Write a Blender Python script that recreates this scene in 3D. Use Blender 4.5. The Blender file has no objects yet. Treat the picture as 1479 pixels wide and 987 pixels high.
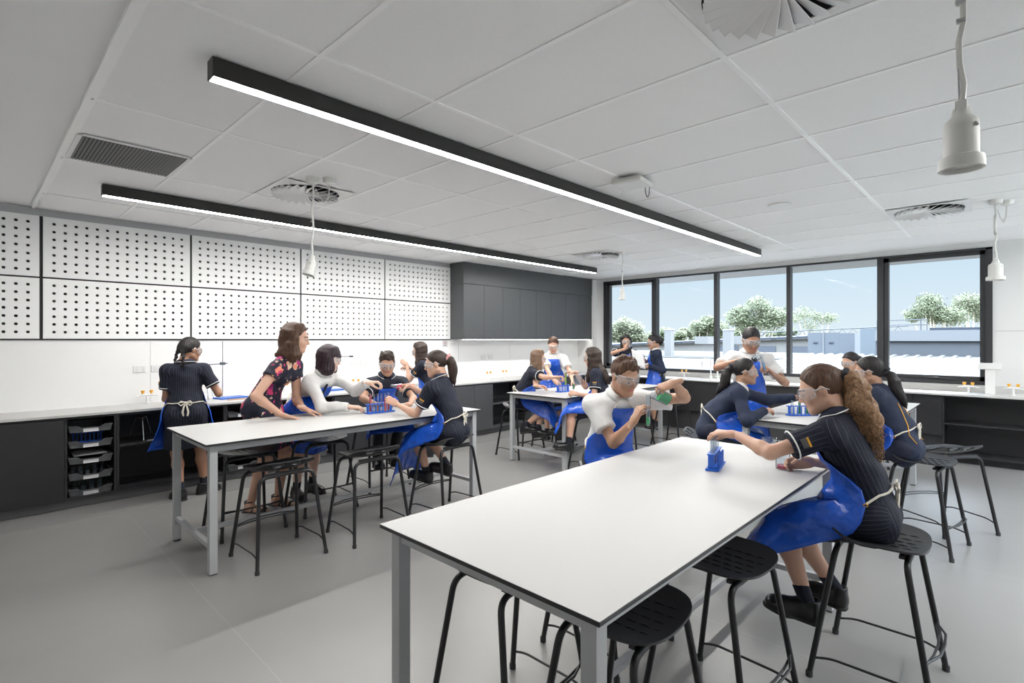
import bpy, bmesh, math, random
import numpy as np
from mathutils import Vector, Matrix, noise as mnoise
random.seed(7); np.random.seed(7)
sc = bpy.context.scene
R = math.radians
PI = math.pi

# ------------------------------------------------------------------ camera
FPX = 757.0
cd = bpy.data.cameras.new('camera'); cam = bpy.data.objects.new('camera', cd)
sc.collection.objects.link(cam); sc.camera = cam
cd.sensor_width = 36.0; cd.lens = FPX / 1479.0 * 36.0
cd.shift_y = -2.5 / 1479.0; cd.clip_end = 500
cam.location = (0, 0, 1.5); cam.rotation_euler = (R(90), 0, R(43.94 - 90))

# ------------------------------------------------------------------ colour management
vs = sc.view_settings
sc.display_settings.display_device = 'sRGB'
vs.view_transform = 'Standard'; vs.look = 'None'; vs.gamma = 1.0; vs.use_curve_mapping = False
vs.exposure = 0.25

# ------------------------------------------------------------------ world and sun
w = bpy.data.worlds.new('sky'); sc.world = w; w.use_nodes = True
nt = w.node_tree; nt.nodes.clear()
wo = nt.nodes.new('ShaderNodeOutputWorld'); bg = nt.nodes.new('ShaderNodeBackground')
tc = nt.nodes.new('ShaderNodeTexCoord'); sx = nt.nodes.new('ShaderNodeSeparateXYZ')
rp = nt.nodes.new('ShaderNodeValToRGB')
e = rp.color_ramp.elements
e[0].position = 0.0; e[0].color = (.80, .89, .95, 1)
e[1].position = 0.45; e[1].color = (.62, .70, .80, 1)
m_ = e.new(0.14); m_.color = (.62, .78, .91, 1)
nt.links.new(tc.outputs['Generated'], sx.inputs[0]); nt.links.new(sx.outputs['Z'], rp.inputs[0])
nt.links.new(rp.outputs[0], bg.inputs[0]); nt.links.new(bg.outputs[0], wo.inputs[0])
# sky above the visible horizon band is boosted strongly to light the room
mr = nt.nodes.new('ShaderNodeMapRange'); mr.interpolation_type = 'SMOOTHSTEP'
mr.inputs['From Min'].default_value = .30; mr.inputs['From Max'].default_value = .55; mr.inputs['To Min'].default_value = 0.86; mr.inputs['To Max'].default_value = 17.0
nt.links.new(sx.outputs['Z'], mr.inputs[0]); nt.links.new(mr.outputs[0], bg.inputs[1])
sd = bpy.data.lights.new('sun', 'SUN'); sun = bpy.data.objects.new('sun', sd); sc.collection.objects.link(sun)
sd.energy = 9.0; sd.angle = R(0.6); sd.color = (1.0, .96, .90)
_d = Vector((math.cos(R(38)) * math.cos(R(-14)), math.cos(R(38)) * math.sin(R(-14)), math.sin(R(38))))  # towards the sun
sun.rotation_euler = _d.to_track_quat('Z', 'Y').to_euler()
LAMP = 98.0         # radiance of the linear lamps' diffusers

# ------------------------------------------------------------------ helpers
def link(o): sc.collection.objects.link(o); return o

def nodes(m):
    m.use_nodes = True; nt = m.node_tree; return nt, nt.nodes.get('Principled BSDF')

_mats = {}
def mat(name, col, rough=.5, metal=0., spec=.5, noise=None, bump=None, coat=0., sheen=0., trans=0., alpha=1., emit=None, ior=None):
    """noise=(scale, amount) varies the base colour; bump=(scale, strength)"""
    if name in _mats: return _mats[name]
    m = bpy.data.materials.new(name); _mats[name] = m
    nt, b = nodes(m)
    b.inputs['Base Color'].default_value = (*col, 1); b.inputs['Roughness'].default_value = rough
    b.inputs['Metallic'].default_value = metal; b.inputs['Specular IOR Level'].default_value = spec
    b.inputs['Coat Weight'].default_value = coat; b.inputs['Sheen Weight'].default_value = sheen
    b.inputs['Transmission Weight'].default_value = trans; b.inputs['Alpha'].default_value = alpha
    if ior: b.inputs['IOR'].default_value = ior
    if emit:
        b.inputs['Emission Color'].default_value = (*emit[0], 1); b.inputs['Emission Strength'].default_value = emit[1]
    if noise or bump:
        t = nt.nodes.new('ShaderNodeTexCoord')
    if noise:
        n = nt.nodes.new('ShaderNodeTexNoise'); n.inputs['Scale'].default_value = noise[0]; n.inputs['Detail'].default_value = 4
        nt.links.new(t.outputs['Object'], n.inputs['Vector'])
        mx = nt.nodes.new('ShaderNodeMix'); mx.data_type = 'RGBA'
        a = noise[1]
        mx.inputs[6].default_value = (*[c * (1 - a) for c in col], 1); mx.inputs[7].default_value = (*[min(1, c * (1 + a)) for c in col], 1)
        nt.links.new(n.outputs[0], mx.inputs[0]); nt.links.new(mx.outputs[2], b.inputs['Base Color'])
    if bump:
        n2 = nt.nodes.new('ShaderNodeTexNoise'); n2.inputs['Scale'].default_value = bump[0]; n2.inputs['Detail'].default_value = 3
        nt.links.new(t.outputs['Object'], n2.inputs['Vector'])
        bp = nt.nodes.new('ShaderNodeBump'); bp.inputs['Strength'].default_value = bump[1]; bp.inputs['Distance'].default_value = bump[2] if len(bump) > 2 else .01
        nt.links.new(n2.outputs[0], bp.inputs['Height']); nt.links.new(bp.outputs[0], b.inputs['Normal'])
    return m

def clear_mat(name, tint, gloss=.12, rough=.02, tintfac=0.0, col=(1, 1, 1)):
    """thin clear plastic or glass: looks straight through, with a reflection that grows at grazing angles"""
    if name in _mats: return _mats[name]
    m = bpy.data.materials.new(name); _mats[name] = m; m.use_nodes = True
    nt = m.node_tree; nt.nodes.clear()
    o = nt.nodes.new('ShaderNodeOutputMaterial'); tr = nt.nodes.new('ShaderNodeBsdfTransparent')
    gl = nt.nodes.new('ShaderNodeBsdfGlossy'); gl.inputs['Roughness'].default_value = rough
    df = nt.nodes.new('ShaderNodeBsdfDiffuse'); df.inputs[0].default_value = (*col, 1)
    mx = nt.nodes.new('ShaderNodeMixShader'); m2 = nt.nodes.new('ShaderNodeMixShader'); lw = nt.nodes.new('ShaderNodeLayerWeight')
    lw.inputs[0].default_value = gloss
    tr.inputs[0].default_value = (*tint, 1)
    m2.inputs[0].default_value = tintfac
    nt.links.new(tr.outputs[0], m2.inputs[1]); nt.links.new(df.outputs[0], m2.inputs[2])
    nt.links.new(lw.outputs['Fresnel'], mx.inputs[0]); nt.links.new(m2.outputs[0], mx.inputs[1]); nt.links.new(gl.outputs[0], mx.inputs[2])
    nt.links.new(mx.outputs[0], o.inputs[0])
    return m

class MB:
    """collects shapes, then links them as one mesh object"""
    def __init__(s): s.v = []; s.f = []; s.m = []; s.sm = []
    def add(s, vs_, fs, m=0, smooth=False):
        b = len(s.v); s.v += [tuple(v) for v in vs_]
        s.f += [tuple(i + b for i in f) for f in fs]; s.m += [m] * len(fs); s.sm += [smooth] * len(fs)
        return s
    def box(s, x0, x1, y0, y1, z0, z1, m=0, M=None):
        vs_ = [Vector((x, y, z)) for x in (x0, x1) for y in (y0, y1) for z in (z0, z1)]
        if M: vs_ = [M @ v for v in vs_]
        return s.add(vs_, [(0, 1, 3, 2), (4, 6, 7, 5), (0, 4, 5, 1), (2, 3, 7, 6), (0, 2, 6, 4), (1, 5, 7, 3)], m)
    def bbox(s, x0, x1, y0, y1, z0, z1, r=.004, m=0, M=None, seg=2):
        """box with rounded edges"""
        bm = bmesh.new(); bmesh.ops.create_cube(bm, size=1)
        for v in bm.verts: v.co = Vector(((x0 + x1) / 2 + v.co.x * (x1 - x0), (y0 + y1) / 2 + v.co.y * (y1 - y0), (z0 + z1) / 2 + v.co.z * (z1 - z0)))
        bmesh.ops.bevel(bm, geom=bm.edges[:], offset=r, segments=seg, affect='EDGES', profile=.5)
        return s.bm(bm, m, M)
    def bm(s, bm, m=0, M=None, smooth=False):
        bm.verts.index_update()
        vs_ = [M @ v.co if M else v.co for v in bm.verts]
        s.add(vs_, [[v.index for v in f.verts] for f in bm.faces], m, smooth); bm.free(); return s
    def tube(s, pts, r, n=8, m=0, closed=False, caps=True, smooth=True):
        """round tube through pts; r a number or a list"""
        P = [Vector(p) for p in pts]; N = len(P); rr = r if isinstance(r, (list, tuple)) else [r] * N
        vs_ = []; prev = None
        for i in range(N):
            if closed: t = (P[(i + 1) % N] - P[i - 1])
            else: t = P[min(i + 1, N - 1)] - P[max(i - 1, 0)]
            if t.length < 1e-9: t = Vector((0, 0, 1))
            t.normalize()
            if prev is None:
                a = Vector((0, 0, 1)) if abs(t.z) < .9 else Vector((1, 0, 0))
                u = t.cross(a).normalized()
            else:
                u = (prev - t * prev.dot(t))
                u = u.normalized() if u.length > 1e-6 else t.orthogonal().normalized()
            prev = u; q = t.cross(u)
            for k in range(n):
                a = 2 * PI * k / n; vs_.append(P[i] + (u * math.cos(a) + q * math.sin(a)) * rr[i])
        fs = []
        for i in range(N if closed else N - 1):
            j = (i + 1) % N
            for k in range(n):
                fs.append((i * n + k, i * n + (k + 1) % n, j * n + (k + 1) % n, j * n + k))
        if caps and not closed:
            fs.append(tuple(range(n - 1, -1, -1))); fs.append(tuple((N - 1) * n + k for k in range(n)))
        return s.add(vs_, fs, m, smooth)
    def lathe(s, prof, n=24, m=0, M=None, smooth=True, c=(0, 0, 0)):
        """prof = [(r, z)...] turned about Z"""
        vs_ = []
        for r, z in prof:
            for k in range(n):
                a = 2 * PI * k / n; v = Vector((c[0] + r * math.cos(a), c[1] + r * math.sin(a), c[2] + z))
                vs_.append(M @ v if M else v)
        fs = []
        for i in range(len(prof) - 1):
            for k in range(n):
                fs.append((i * n + k, i * n + (k + 1) % n, (i + 1) * n + (k + 1) % n, (i + 1) * n + k))
        if prof[0][0] > 1e-6: fs.append(tuple(range(n - 1, -1, -1)))
        if prof[-1][0] > 1e-6: fs.append(tuple((len(prof) - 1) * n + k for k in range(n)))
        return s.add(vs_, fs, m, smooth)
    def prism(s, poly, z0, z1, m=0, M=None):
        n = len(poly); vs_ = [Vector((x, y, z0)) for x, y in poly] + [Vector((x, y, z1)) for x, y in poly]
        if M: vs_ = [M @ v for v in vs_]
        fs = [tuple(range(n - 1, -1, -1)), tuple(range(n, 2 * n))] + [(i, (i + 1) % n, n + (i + 1) % n, n + i) for i in range(n)]
        return s.add(vs_, fs, m)
    def mesh(s, name, mats):
        me = bpy.data.meshes.new(name); me.from_pydata(s.v, [], s.f)
        for m in (mats if isinstance(mats, (list, tuple)) else [mats]): me.materials.append(m)
        me.polygons.foreach_set('material_index', s.m); me.polygons.foreach_set('use_smooth', s.sm)
        me.update()
        if any(s.sm):
            try: me.set_sharp_from_angle(angle=R(40))
            except Exception: pass
        return me
    def build(s, name, mats, parent=None):
        o = bpy.data.objects.new(name, s.mesh(name, mats)); link(o)
        if parent: o.parent = parent
        return o

def fillet(pts, r, n=5):
    """round the corners of an open polyline"""
    P = [Vector(p) for p in pts]; out = [P[0]]
    for i in range(1, len(P) - 1):
        a = (P[i - 1] - P[i]); b = (P[i + 1] - P[i]); rr = min(r, a.length * .49, b.length * .49)
        a.normalize(); b.normalize()
        for k in range(n + 1):
            t = k / n; p0 = P[i] + a * rr; p2 = P[i] + b * rr
            out.append(p0 * (1 - t) ** 2 + P[i] * 2 * t * (1 - t) + p2 * t * t)
    return out + [P[-1]]

def tag(o, label=None, cat=None, group=None, kind=None):
    if label: o['label'] = label
    if cat: o['category'] = cat
    if group: o['group'] = group
    if kind: o['kind'] = kind
    return o

def thing(name, label, cat, loc=(0, 0, 0), rz=0, group=None):
    o = bpy.data.objects.new(name, None); o.empty_display_size = .1; link(o)
    o.location = loc; o.rotation_euler = (0, 0, rz)
    return tag(o, label, cat, group)

def struct(name, mb, mats): return tag(mb.build(name, mats), kind='structure')

def children(o): return [c for c in sc.collection.objects if c.parent == o]

def dup(root, loc, rz, label=None, group=None):
    """copy a thing with its parts and sub-parts; mesh data is shared"""
    r = root.copy(); link(r); r.location = loc; r.rotation_euler = (0, 0, rz)
    if label: r['label'] = label
    if group: r['group'] = group
    for ch in children(root):
        c = ch.copy(); link(c); c.parent = r
        for g in children(ch):
            d = g.copy(); link(d); d.parent = c
    return r

# ================================================================== MATERIALS
def stripes_noise_floor():
    m = bpy.data.materials.new('floor_vinyl'); nt, b = nodes(m)
    t = nt.nodes.new('ShaderNodeTexCoord'); n = nt.nodes.new('ShaderNodeTexNoise'); n.inputs['Scale'].default_value = 1.3; n.inputs['Detail'].default_value = 6
    nt.links.new(t.outputs['Object'], n.inputs['Vector'])
    n2 = nt.nodes.new('ShaderNodeTexNoise'); n2.inputs['Scale'].default_value = 220; n2.inputs['Detail'].default_value = 2
    nt.links.new(t.outputs['Object'], n2.inputs['Vector'])
    ad = nt.nodes.new('ShaderNodeMath'); ad.operation = 'MULTIPLY_ADD'; ad.inputs[1].default_value = .25
    nt.links.new(n2.outputs[0], ad.inputs[0]); nt.links.new(n.outputs[0], ad.inputs[2])
    r = nt.nodes.new('ShaderNodeValToRGB'); r.color_ramp.elements[0].position = .35; r.color_ramp.elements[0].color = (.205, .201, .195, 1)
    r.color_ramp.elements[1].position = .95; r.color_ramp.elements[1].color = (.245, .240, .232, 1)
    nt.links.new(ad.outputs[0], r.inputs[0])
    # welded seams between the 1.8 m wide vinyl sheets
    sx = nt.nodes.new('ShaderNodeSeparateXYZ'); nt.links.new(t.outputs['Object'], sx.inputs[0])
    sb = nt.nodes.new('ShaderNodeMath'); sb.operation = 'ADD'; sb.inputs[1].default_value = 40.45
    nt.links.new(sx.outputs['X'], sb.inputs[0])
    md = nt.nodes.new('ShaderNodeMath'); md.operation = 'MODULO'; md.inputs[1].default_value = 1.8; nt.links.new(sb.outputs[0], md.inputs[0])
    lt = nt.nodes.new('ShaderNodeMath'); lt.operation = 'LESS_THAN'; lt.inputs[1].default_value = .005; nt.links.new(md.outputs[0], lt.inputs[0])
    mx = nt.nodes.new('ShaderNodeMix'); mx.data_type = 'RGBA'; mx.inputs[7].default_value = (.27, .265, .26, 1)
    nt.links.new(lt.outputs[0], mx.inputs[0]); nt.links.new(r.outputs[0], mx.inputs[6]); nt.links.new(mx.outputs[2], b.inputs['Base Color'])
    b.inputs['Roughness'].default_value = .33; b.inputs['Specular IOR Level'].default_value = .75
    return m

M_FLOOR = stripes_noise_floor()
M_CEIL = mat('ceiling_tile_white', (.88, .88, .88), .85, noise=(60, .02), bump=(160, .12))
M_PLASTER = mat('ceiling_plaster', (.84, .84, .85), .8)
M_GRIDW = mat('white_steel_rail', (.93, .93, .93), .35)
M_WALL = mat('white_wall_paint', (.72, .72, .715), .5)
M_SPLASH = mat('white_splashback', (.87, .87, .86), .28)
M_PANEL = mat('acoustic_panel_white', (.88, .88, .87), .55)
M_DARK = mat('dark_void', (.03, .03, .032), .8)
M_FRAME = mat('charcoal_aluminium', (.035, .036, .04), .38, metal=.0)
M_BLACKLAM = mat('black_laminate', (.022, .022, .024), .42, noise=(30, .1))
M_GREYLAM = mat('charcoal_laminate', (.070, .073, .078), .40, noise=(25, .06))
M_TOP = mat('white_laminate_top', (.54, .535, .525), .42, spec=.3)
M_EDGE = mat('black_top_edge', (.02, .02, .022), .4)
M_STEEL = mat('silver_grey_powdercoat', (.44, .45, .46), .38, metal=.1)
M_STOOLP = mat('black_stool_plastic', (.022, .022, .025), .38, bump=(500, .05))
M_STOOLF = mat('black_stool_tube', (.014, .014, .016), .32)
M_WHITEP = mat('white_plastic', (.78, .78, .77), .35)
M_OFFW = mat('offwhite_plastic', (.70, .70, .67), .4)
M_ORANGE = mat('orange_gas_knob', (.85, .42, .03), .35)
M_CHROME = mat('chrome', (.75, .76, .78), .15, metal=1.)
M_PAPER = mat('paper_white', (.84, .84, .85), .6)
M_BLUEP = mat('blue_rack_plastic', (.02, .13, .62), .3)
M_BLUE2 = mat('blue_base_plastic', (.03, .13, .50), .4)
M_GLASS = clear_mat('lab_glass', (.93, .95, .97), gloss=.13, tintfac=.06, col=(.8, .9, 1))
M_WINGLASS = clear_mat('window_glass', (.97, .985, .99), gloss=.05)

# ================================================================== ROOM
CZ = 2.72; WX = 8.9; WY = 6.56; X0 = -1.2; Y0 = -2.6
struct('floor', MB().box(X0 - .2, WX + .2, Y0 - .2, WY + .2, -.12, 0), M_FLOOR)
cl = MB().box(X0 - .2, WX + .2, Y0 - .2, WY + .2, CZ + .012, CZ + .2)       # plasterboard above
struct('ceiling', cl, M_PLASTER)
# suspended tile field X .44..7.75: the tiles lie in a steel T-bar grid
GX0, GX1, GY0, GY1 = .44, 7.76, -1.57, 6.50
xs = [.44 + .61 * i for i in range(13)]; ys = [GY0 + 1.24 * j for j in range(7)]
xs[-1] = GX1
ys = [-1.56, -.33, .91, 2.15, 3.36, 4.59, 5.82, 6.50]
tl = MB()
holes = {(2, 2), (9, 2), (2, 5), (9, 5)}
tl.box(GX0, GX1, GY0, GY1, CZ + .001, CZ + .0115)
o = tl.build('ceiling_tiles', M_CEIL); o.name = 'trim_1'; tag(o, kind='structure')
g = MB()
for y in ys: g.box(GX0, GX1, y - .012, y + .012, CZ - .004, CZ + .001)
for j in range(len(ys) - 1):
    for x in xs: g.box(x - .012, x + .012, ys[j] + .012, ys[j + 1] - .012, CZ - .004, CZ + .001)
struct('trim_2', g, M_GRIDW)
struct('trim_3', MB().box(.405, .428, Y0, WY - .02, CZ - .008, CZ + .012), M_GRIDW)
# walls
struct('wall_left', MB().box(X0 - .2, WX + .2, WY, WY + .2, 0, CZ + .2), M_SPLASH)
BX0, BX1 = 3.2, 8.5            # added window band behind the camera, out of frame, to brighten the room
struct('wall_back', MB().box(X0 - .2, BX0, Y0 - .2, Y0, 0, CZ + .2).box(BX1, WX + .2, Y0 - .2, Y0, 0, CZ + .2).box(BX0, BX1, Y0 - .2, Y0, 0, .925).box(BX0, BX1, Y0 - .2, Y0, 2.665, CZ + .2), M_WALL)
struct('wall_front', MB().box(X0 - .2, X0, Y0, WY, 0, CZ + .2), M_WALL)
wr = MB()
WYA, WYB, WZA, WZB = .22, 6.0, .925, 2.665
wr.box(WX, WX + .22, Y0, -2.4, 0, CZ + .2); wr.box(WX, WX + .22, -.75, WYA, 0, CZ + .2); wr.box(WX, WX + .22, -2.4, -.75, 0, WZA); wr.box(WX, WX + .22, -2.4, -.75, WZB, CZ + .2); wr.box(WX, WX + .22, WYB, WY, 0, CZ + .2)
wr.box(WX, WX + .22, WYA, WYB, 0, WZA); wr.box(WX, WX + .22, WYA, WYB, WZB, CZ + .2)
struct('wall_right', wr, M_WALL)
# splashback sheet joints on the left wall, a joint on the right wall, shadow trims
j = MB()
for x in (1.33, 2.57, 3.8, 5.55, 6.75): j.box(x - .0015, x + .0015, WY - .0035, WY, .845, 1.49)
struct('trim_4', j, mat('joint_grey', (.68, .68, .68), .5))
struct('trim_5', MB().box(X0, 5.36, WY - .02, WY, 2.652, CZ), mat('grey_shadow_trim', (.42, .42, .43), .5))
struct('trim_6', MB().box(WX - .006, WX, Y0, WYA - .02, 1.605, 1.613), mat('joint_grey2', (.5, .5, .5), .5))
struct('trim_7', MB().box(8.775, WX, 6.18, WY, .842, CZ).box(8.62, WX, 6.3, WY, 1.49, 1.505), M_WALL)

# perforated acoustic panels: round holes cut through, dark backing behind
def perforated(nx, nz, w_, h_, mx_, mz_, r=.0135, th=.018):
    mb = MB(); px = (w_ - 2 * mx_) / (nx - 1); pz = (h_ - 2 * mz_) / (nz - 1)
    y = -th
    def quad(x0, x1, z0, z1): mb.add([(x0, y, z0), (x1, y, z0), (x1, y, z1), (x0, y, z1)], [(0, 1, 2, 3)])
    gx0, gx1, gz0, gz1 = mx_ - px / 2, w_ - mx_ + px / 2, mz_ - pz / 2, h_ - mz_ + pz / 2
    quad(0, gx0, 0, h_); quad(gx1, w_, 0, h_); quad(gx0, gx1, 0, gz0); quad(gx0, gx1, gz1, h_)
    N = 16
    for i in range(nx):
        for k in range(nz):
            cx, cz = mx_ + i * px, mz_ + k * pz
            vs_ = []; 
            for q in range(N):
                a = 2 * PI * (q + .5) / N; c, s_ = math.cos(a), math.sin(a); sc_ = 1 / max(abs(c), abs(s_))
                vs_.append((cx + c * sc_ * px / 2, y, cz + s_ * sc_ * pz / 2))
            for q in range(N):
                a = 2 * PI * (q + .5) / N; vs_.append((cx + r * math.cos(a), y, cz + r * math.sin(a)))
            for q in range(N):
                a = 2 * PI * (q + .5) / N; vs_.append((cx + r * math.cos(a), 0, cz + r * math.sin(a)))
            fs = []
            for q in range(N):
                p = (q + 1) % N; fs += [(q, p, N + p, N + q), (N + q, N + p, 2 * N + p, 2 * N + q)]
            mb.add(vs_, fs)
            for sx_ in (-1, 1):            # square corners of the cell
                for sz_ in (-1, 1):
                    q0 = min(range(N), key=lambda q: (vs_[q][0] - cx - sx_ * px / 2) ** 2 + (vs_[q][2] - cz - sz_ * pz / 2) ** 2)
                    qs = sorted(range(N), key=lambda q: (vs_[q][0] - cx - sx_ * px / 2) ** 2 + (vs_[q][2] - cz - sz_ * pz / 2) ** 2)[:2]
                    mb.add([vs_[qs[0]], vs_[qs[1]], (cx + sx_ * px / 2, y, cz + sz_ * pz / 2)], [(0, 1, 2)])
    for (x0, x1, z0, z1) in ((0, w_, 0, 0), (0, w_, h_, h_)): mb.add([(x0, y, z0), (x1, y, z0), (x1, 0, z0), (x0, 0, z0)], [(0, 1, 2, 3)])
    for x in (0, w_): mb.add([(x, y, 0), (x, y, h_), (x, 0, h_), (x, 0, 0)], [(0, 1, 2, 3)])
    return mb
pw, ph1, ph2 = 1.205, .562, .565
xb = [-.746, .484, 1.709, 2.934, 4.159]
me_p = perforated(14, 7, pw, ph1, .078, .062).mesh('acoustic_panel', M_PANEL)
colname = ['fifth bay, cut off by the photo at left', 'fourth bay from the cupboards', 'middle bay', 'second bay from the wall cupboards', 'bay touching the grey wall cupboards']
for i, x in enumerate(xb):
    for k, (z, nm) in enumerate(((1.510, 'lower'), (2.088, 'upper'))):
        p = bpy.data.objects.new('acoustic_panel', me_p); link(p); p.location = (x, WY - .012, z)
        tag(p, '%s white perforated wall panel, %s' % (nm, colname[i]), 'wall panel', 'perforated acoustic panels')
struct('trim_8', MB().box(X0, 5.37, WY - .011, WY, 1.497, 2.655), M_DARK)

# ================================================================== WINDOW
fr = MB(); x0, x1 = WX - .02, WX + .10
fr.box(x0, x1, WYA, WYB, WZB - .03, WZB); fr.box(x0, x1, WYA, WYB, WZA, WZA + .05)
fr.box(x0, x1, WYA, WYA + .065, WZA, WZB); fr.box(x0, x1, WYB - .07, WYB, WZA, WZB)
for y in (4.86, 3.72, 2.57): fr.box(x0, x1, y - .028, y + .028, WZA + .05, WZB - .03)
fr.box(x0, x1, 1.345, 1.42, WZA + .05, WZB - .03)
# inner sashes of the two opening end lights
for (a, b_) in ((WYA + .065, 1.345), (4.888, WYB - .07)):
    zz0, zz1 = WZA + .05, WZB - .03; q = .055
    fr.box(x0 + .03, x1, a, b_, zz0, zz0 + q); fr.box(x0 + .03, x1, a, b_, zz1 - q, zz1)
    fr.box(x0 + .03, x1, a, a + q, zz0, zz1); fr.box(x0 + .03, x1, b_ - q, b_, zz0, zz1)
wf = struct('window_1', fr, M_FRAME)
gl = MB().box(WX + .05, WX + .056, WYA + .02, WYB - .02, WZA + .02, WZB - .02)
gl.build('window_pane', M_WINGLASS, wf)
st = MB()
for (y, s) in ((.80, 1), (5.5, 1)):
    st.bbox(WX - .035, WX - .01, y - .05, y + .05, WZA + .065, WZA + .085, .004)
    st.tube([(WX - .03, y, WZA + .08), (WX - .045, y - .12, WZA + .07), (WX - .03, y - .24, WZA + .06)], .006, 6)
    st.tube([(WX - .03, y, WZA + .08), (WX - .045, y + .10, WZA + .09), (WX - .03, y + .2, WZA + .07)], .006, 6)
st.build('window_winder', M_FRAME, wf)
def plain_window(name, axis, c, a, b_, mull):
    f_ = MB(); g_ = MB()
    def bx(u0, u1, z0, z1, d0, d1, mb):
        if axis == 'x': mb.box(u0, u1, c + d0, c + d1, z0, z1)
        else: mb.box(c + d0, c + d1, u0, u1, z0, z1)
    d = (-.1, .02) if axis == 'x' else (-.02, .10)
    bx(a, b_, WZB - .04, WZB, *d, f_); bx(a, b_, WZA, WZA + .05, *d, f_)
    for m_ in [a + .03, b_ - .03] + mull: bx(m_ - .03, m_ + .03, WZA + .05, WZB - .04, *d, f_)
    bx(a + .02, b_ - .02, WZA + .02, WZB - .02, (d[0] + d[1]) / 2 - .003, (d[0] + d[1]) / 2 + .003, g_)
    o = struct(name, f_, M_FRAME); g_.build('window_pane', M_WINGLASS, o)
plain_window('added_window_2', 'x', Y0, BX0, BX1, [4.5, 5.8, 7.1]); plain_window('added_window_3', 'y', WX, -2.4, -.75, [-1.55])  # both are unseen windows, added to let more daylight in
# outside eave
struct('trim_9', MB().box(WX + .22, WX + 1.72, -3, WY + .5, 2.742, 2.80).box(WX + 1.7, WX + 1.76, -3, WY + .5, 2.742, 2.95), mat('eave_soffit', (.20, .192, .185), .6))

# ================================================================== BENCHES, LEFT WALL
BT = .841
struct('trim_10', MB().box(X0, WX, 6.56 - .008, 6.56, .841, .85), M_SPLASH)
bt = MB().bbox(X0, WX - .001, 5.99, WY - .001, BT - .022, BT, .002)
tag(bt.build('worktop', M_TOP), 'long white worktop running along the wall under the perforated panels', 'worktop')
bw = MB().bbox(8.28, WX - .001, Y0 + .01, 5.985, BT - .022, BT, .002)
bw.box(WX - .02, WX - .001, Y0 + .01, 5.98, BT, WZA - .002)
tag(bw.build('worktop', M_TOP), 'white worktop with sinks running beneath the windows', 'worktop')

def carcass(x0, x1, m, z0=.085, z1=BT - .024, y0=6.02, y1=WY - .002, back=True, shelf=()):
    mb = MB(); t = .018
    mb.box(x0, x0 + t, y0, y1, z0, z1).box(x1 - t, x1, y0, y1, z0, z1).box(x0 + t, x1 - t, y0, y1, z0, z0 + t).box(x0 + t, x1 - t, y0, y1, z1 - t, z1)
    mb.box(x0 + t, x1 - t, y1 - t, y1, z0 + t, z1 - t)
    for s in shelf: mb.box(x0 + t, x1 - t, y0 + .02, y1 - t, s, s + t)
    return mb

def cupboard(x0, x1, m, label, ndoor=1):
    c = thing('base_cabinet', label, 'cabinet', ((x0 + x1) / 2, 6.3, .085)); L = c.location
    def loc(mb): mb.v = [(a - L[0], b - L[1], z - L[2]) for a, b, z in mb.v]; return mb
    loc(carcass(x0, x1, m)).build('carcass', m, c)
    wd = (x1 - x0) / ndoor
    for i in range(ndoor):
        loc(MB().bbox(x0 + i * wd + .0015, x0 + (i + 1) * wd - .0015, 6.001, 6.019, .087, BT - .045, .0015)).build('door', m, c)
    return c
def openunit(x0, x1, m, label, shelf=()):
    c = thing('base_cabinet', label, 'cabinet', ((x0 + x1) / 2, 6.3, .085)); L = c.location
    mb = carcass(x0, x1, m); mb.v = [(a - L[0], b - L[1], z - L[2]) for a, b, z in mb.v]; mb.build('carcass', m, c)
    for s in shelf:
        mb = MB().box(x0 + .018, x1 - .018, 6.04, WY - .022, s, s + .018); mb.v = [(a - L[0], b - L[1], z - L[2]) for a, b, z in mb.v]; mb.build('shelf', m, c)
    return c
cupboard(-1.19, -.30, M_BLACKLAM, 'black cupboard in the corner outside the left edge', 2)
cupboard(-.30, .585, M_BLACKLAM, 'black wide-door cupboard at the left end of the bench in view', 1)
openunit(.587, .957, M_BLACKLAM, 'black tray tower with five grey trays, left of the tripod shelf')
openunit(.959, 1.884, M_BLACKLAM, 'open black shelf unit with a metal tripod inside', (.50,))
openunit(1.886, 2.26, M_BLACKLAM, 'black tray tower behind the person in floral dress')
openunit(2.262, 2.66, M_BLACKLAM, 'black open unit between the middle tray towers', (.46,))
openunit(2.662, 3.10, M_BLACKLAM, 'black tray tower behind the person with black bob hair')
cupboard(3.102, 3.95, M_BLACKLAM, 'black double cupboard behind the boy at the red rack', 2)
cupboard(3.952, 4.62, M_GREYLAM, 'charcoal double cupboard behind the ponytail student', 2)
cupboard(4.622, 5.79, M_GREYLAM, 'charcoal three-door cupboard right of the dark cooktop inset', 3)
openunit(5.792, 6.74, M_GREYLAM, 'charcoal open shelf unit behind the back table', (.46,))
cupboard(6.742, 8.26, M_GREYLAM, 'charcoal cupboard in the far corner under the wall cupboards', 4)
struct('baseboard_left', MB().box(X0, 8.3, 6.07, 6.10, 0, .084), mat('kick_grey', (.12, .12, .125), .35))
# vinyl cove strip in front of the bench (darker band on the floor)
struct('trim_11', MB().box(X0, 8.3, 5.62, 6.07, .0, .0012), mat('floor_strip_grey', (.20, .198, .194), .45))

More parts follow.
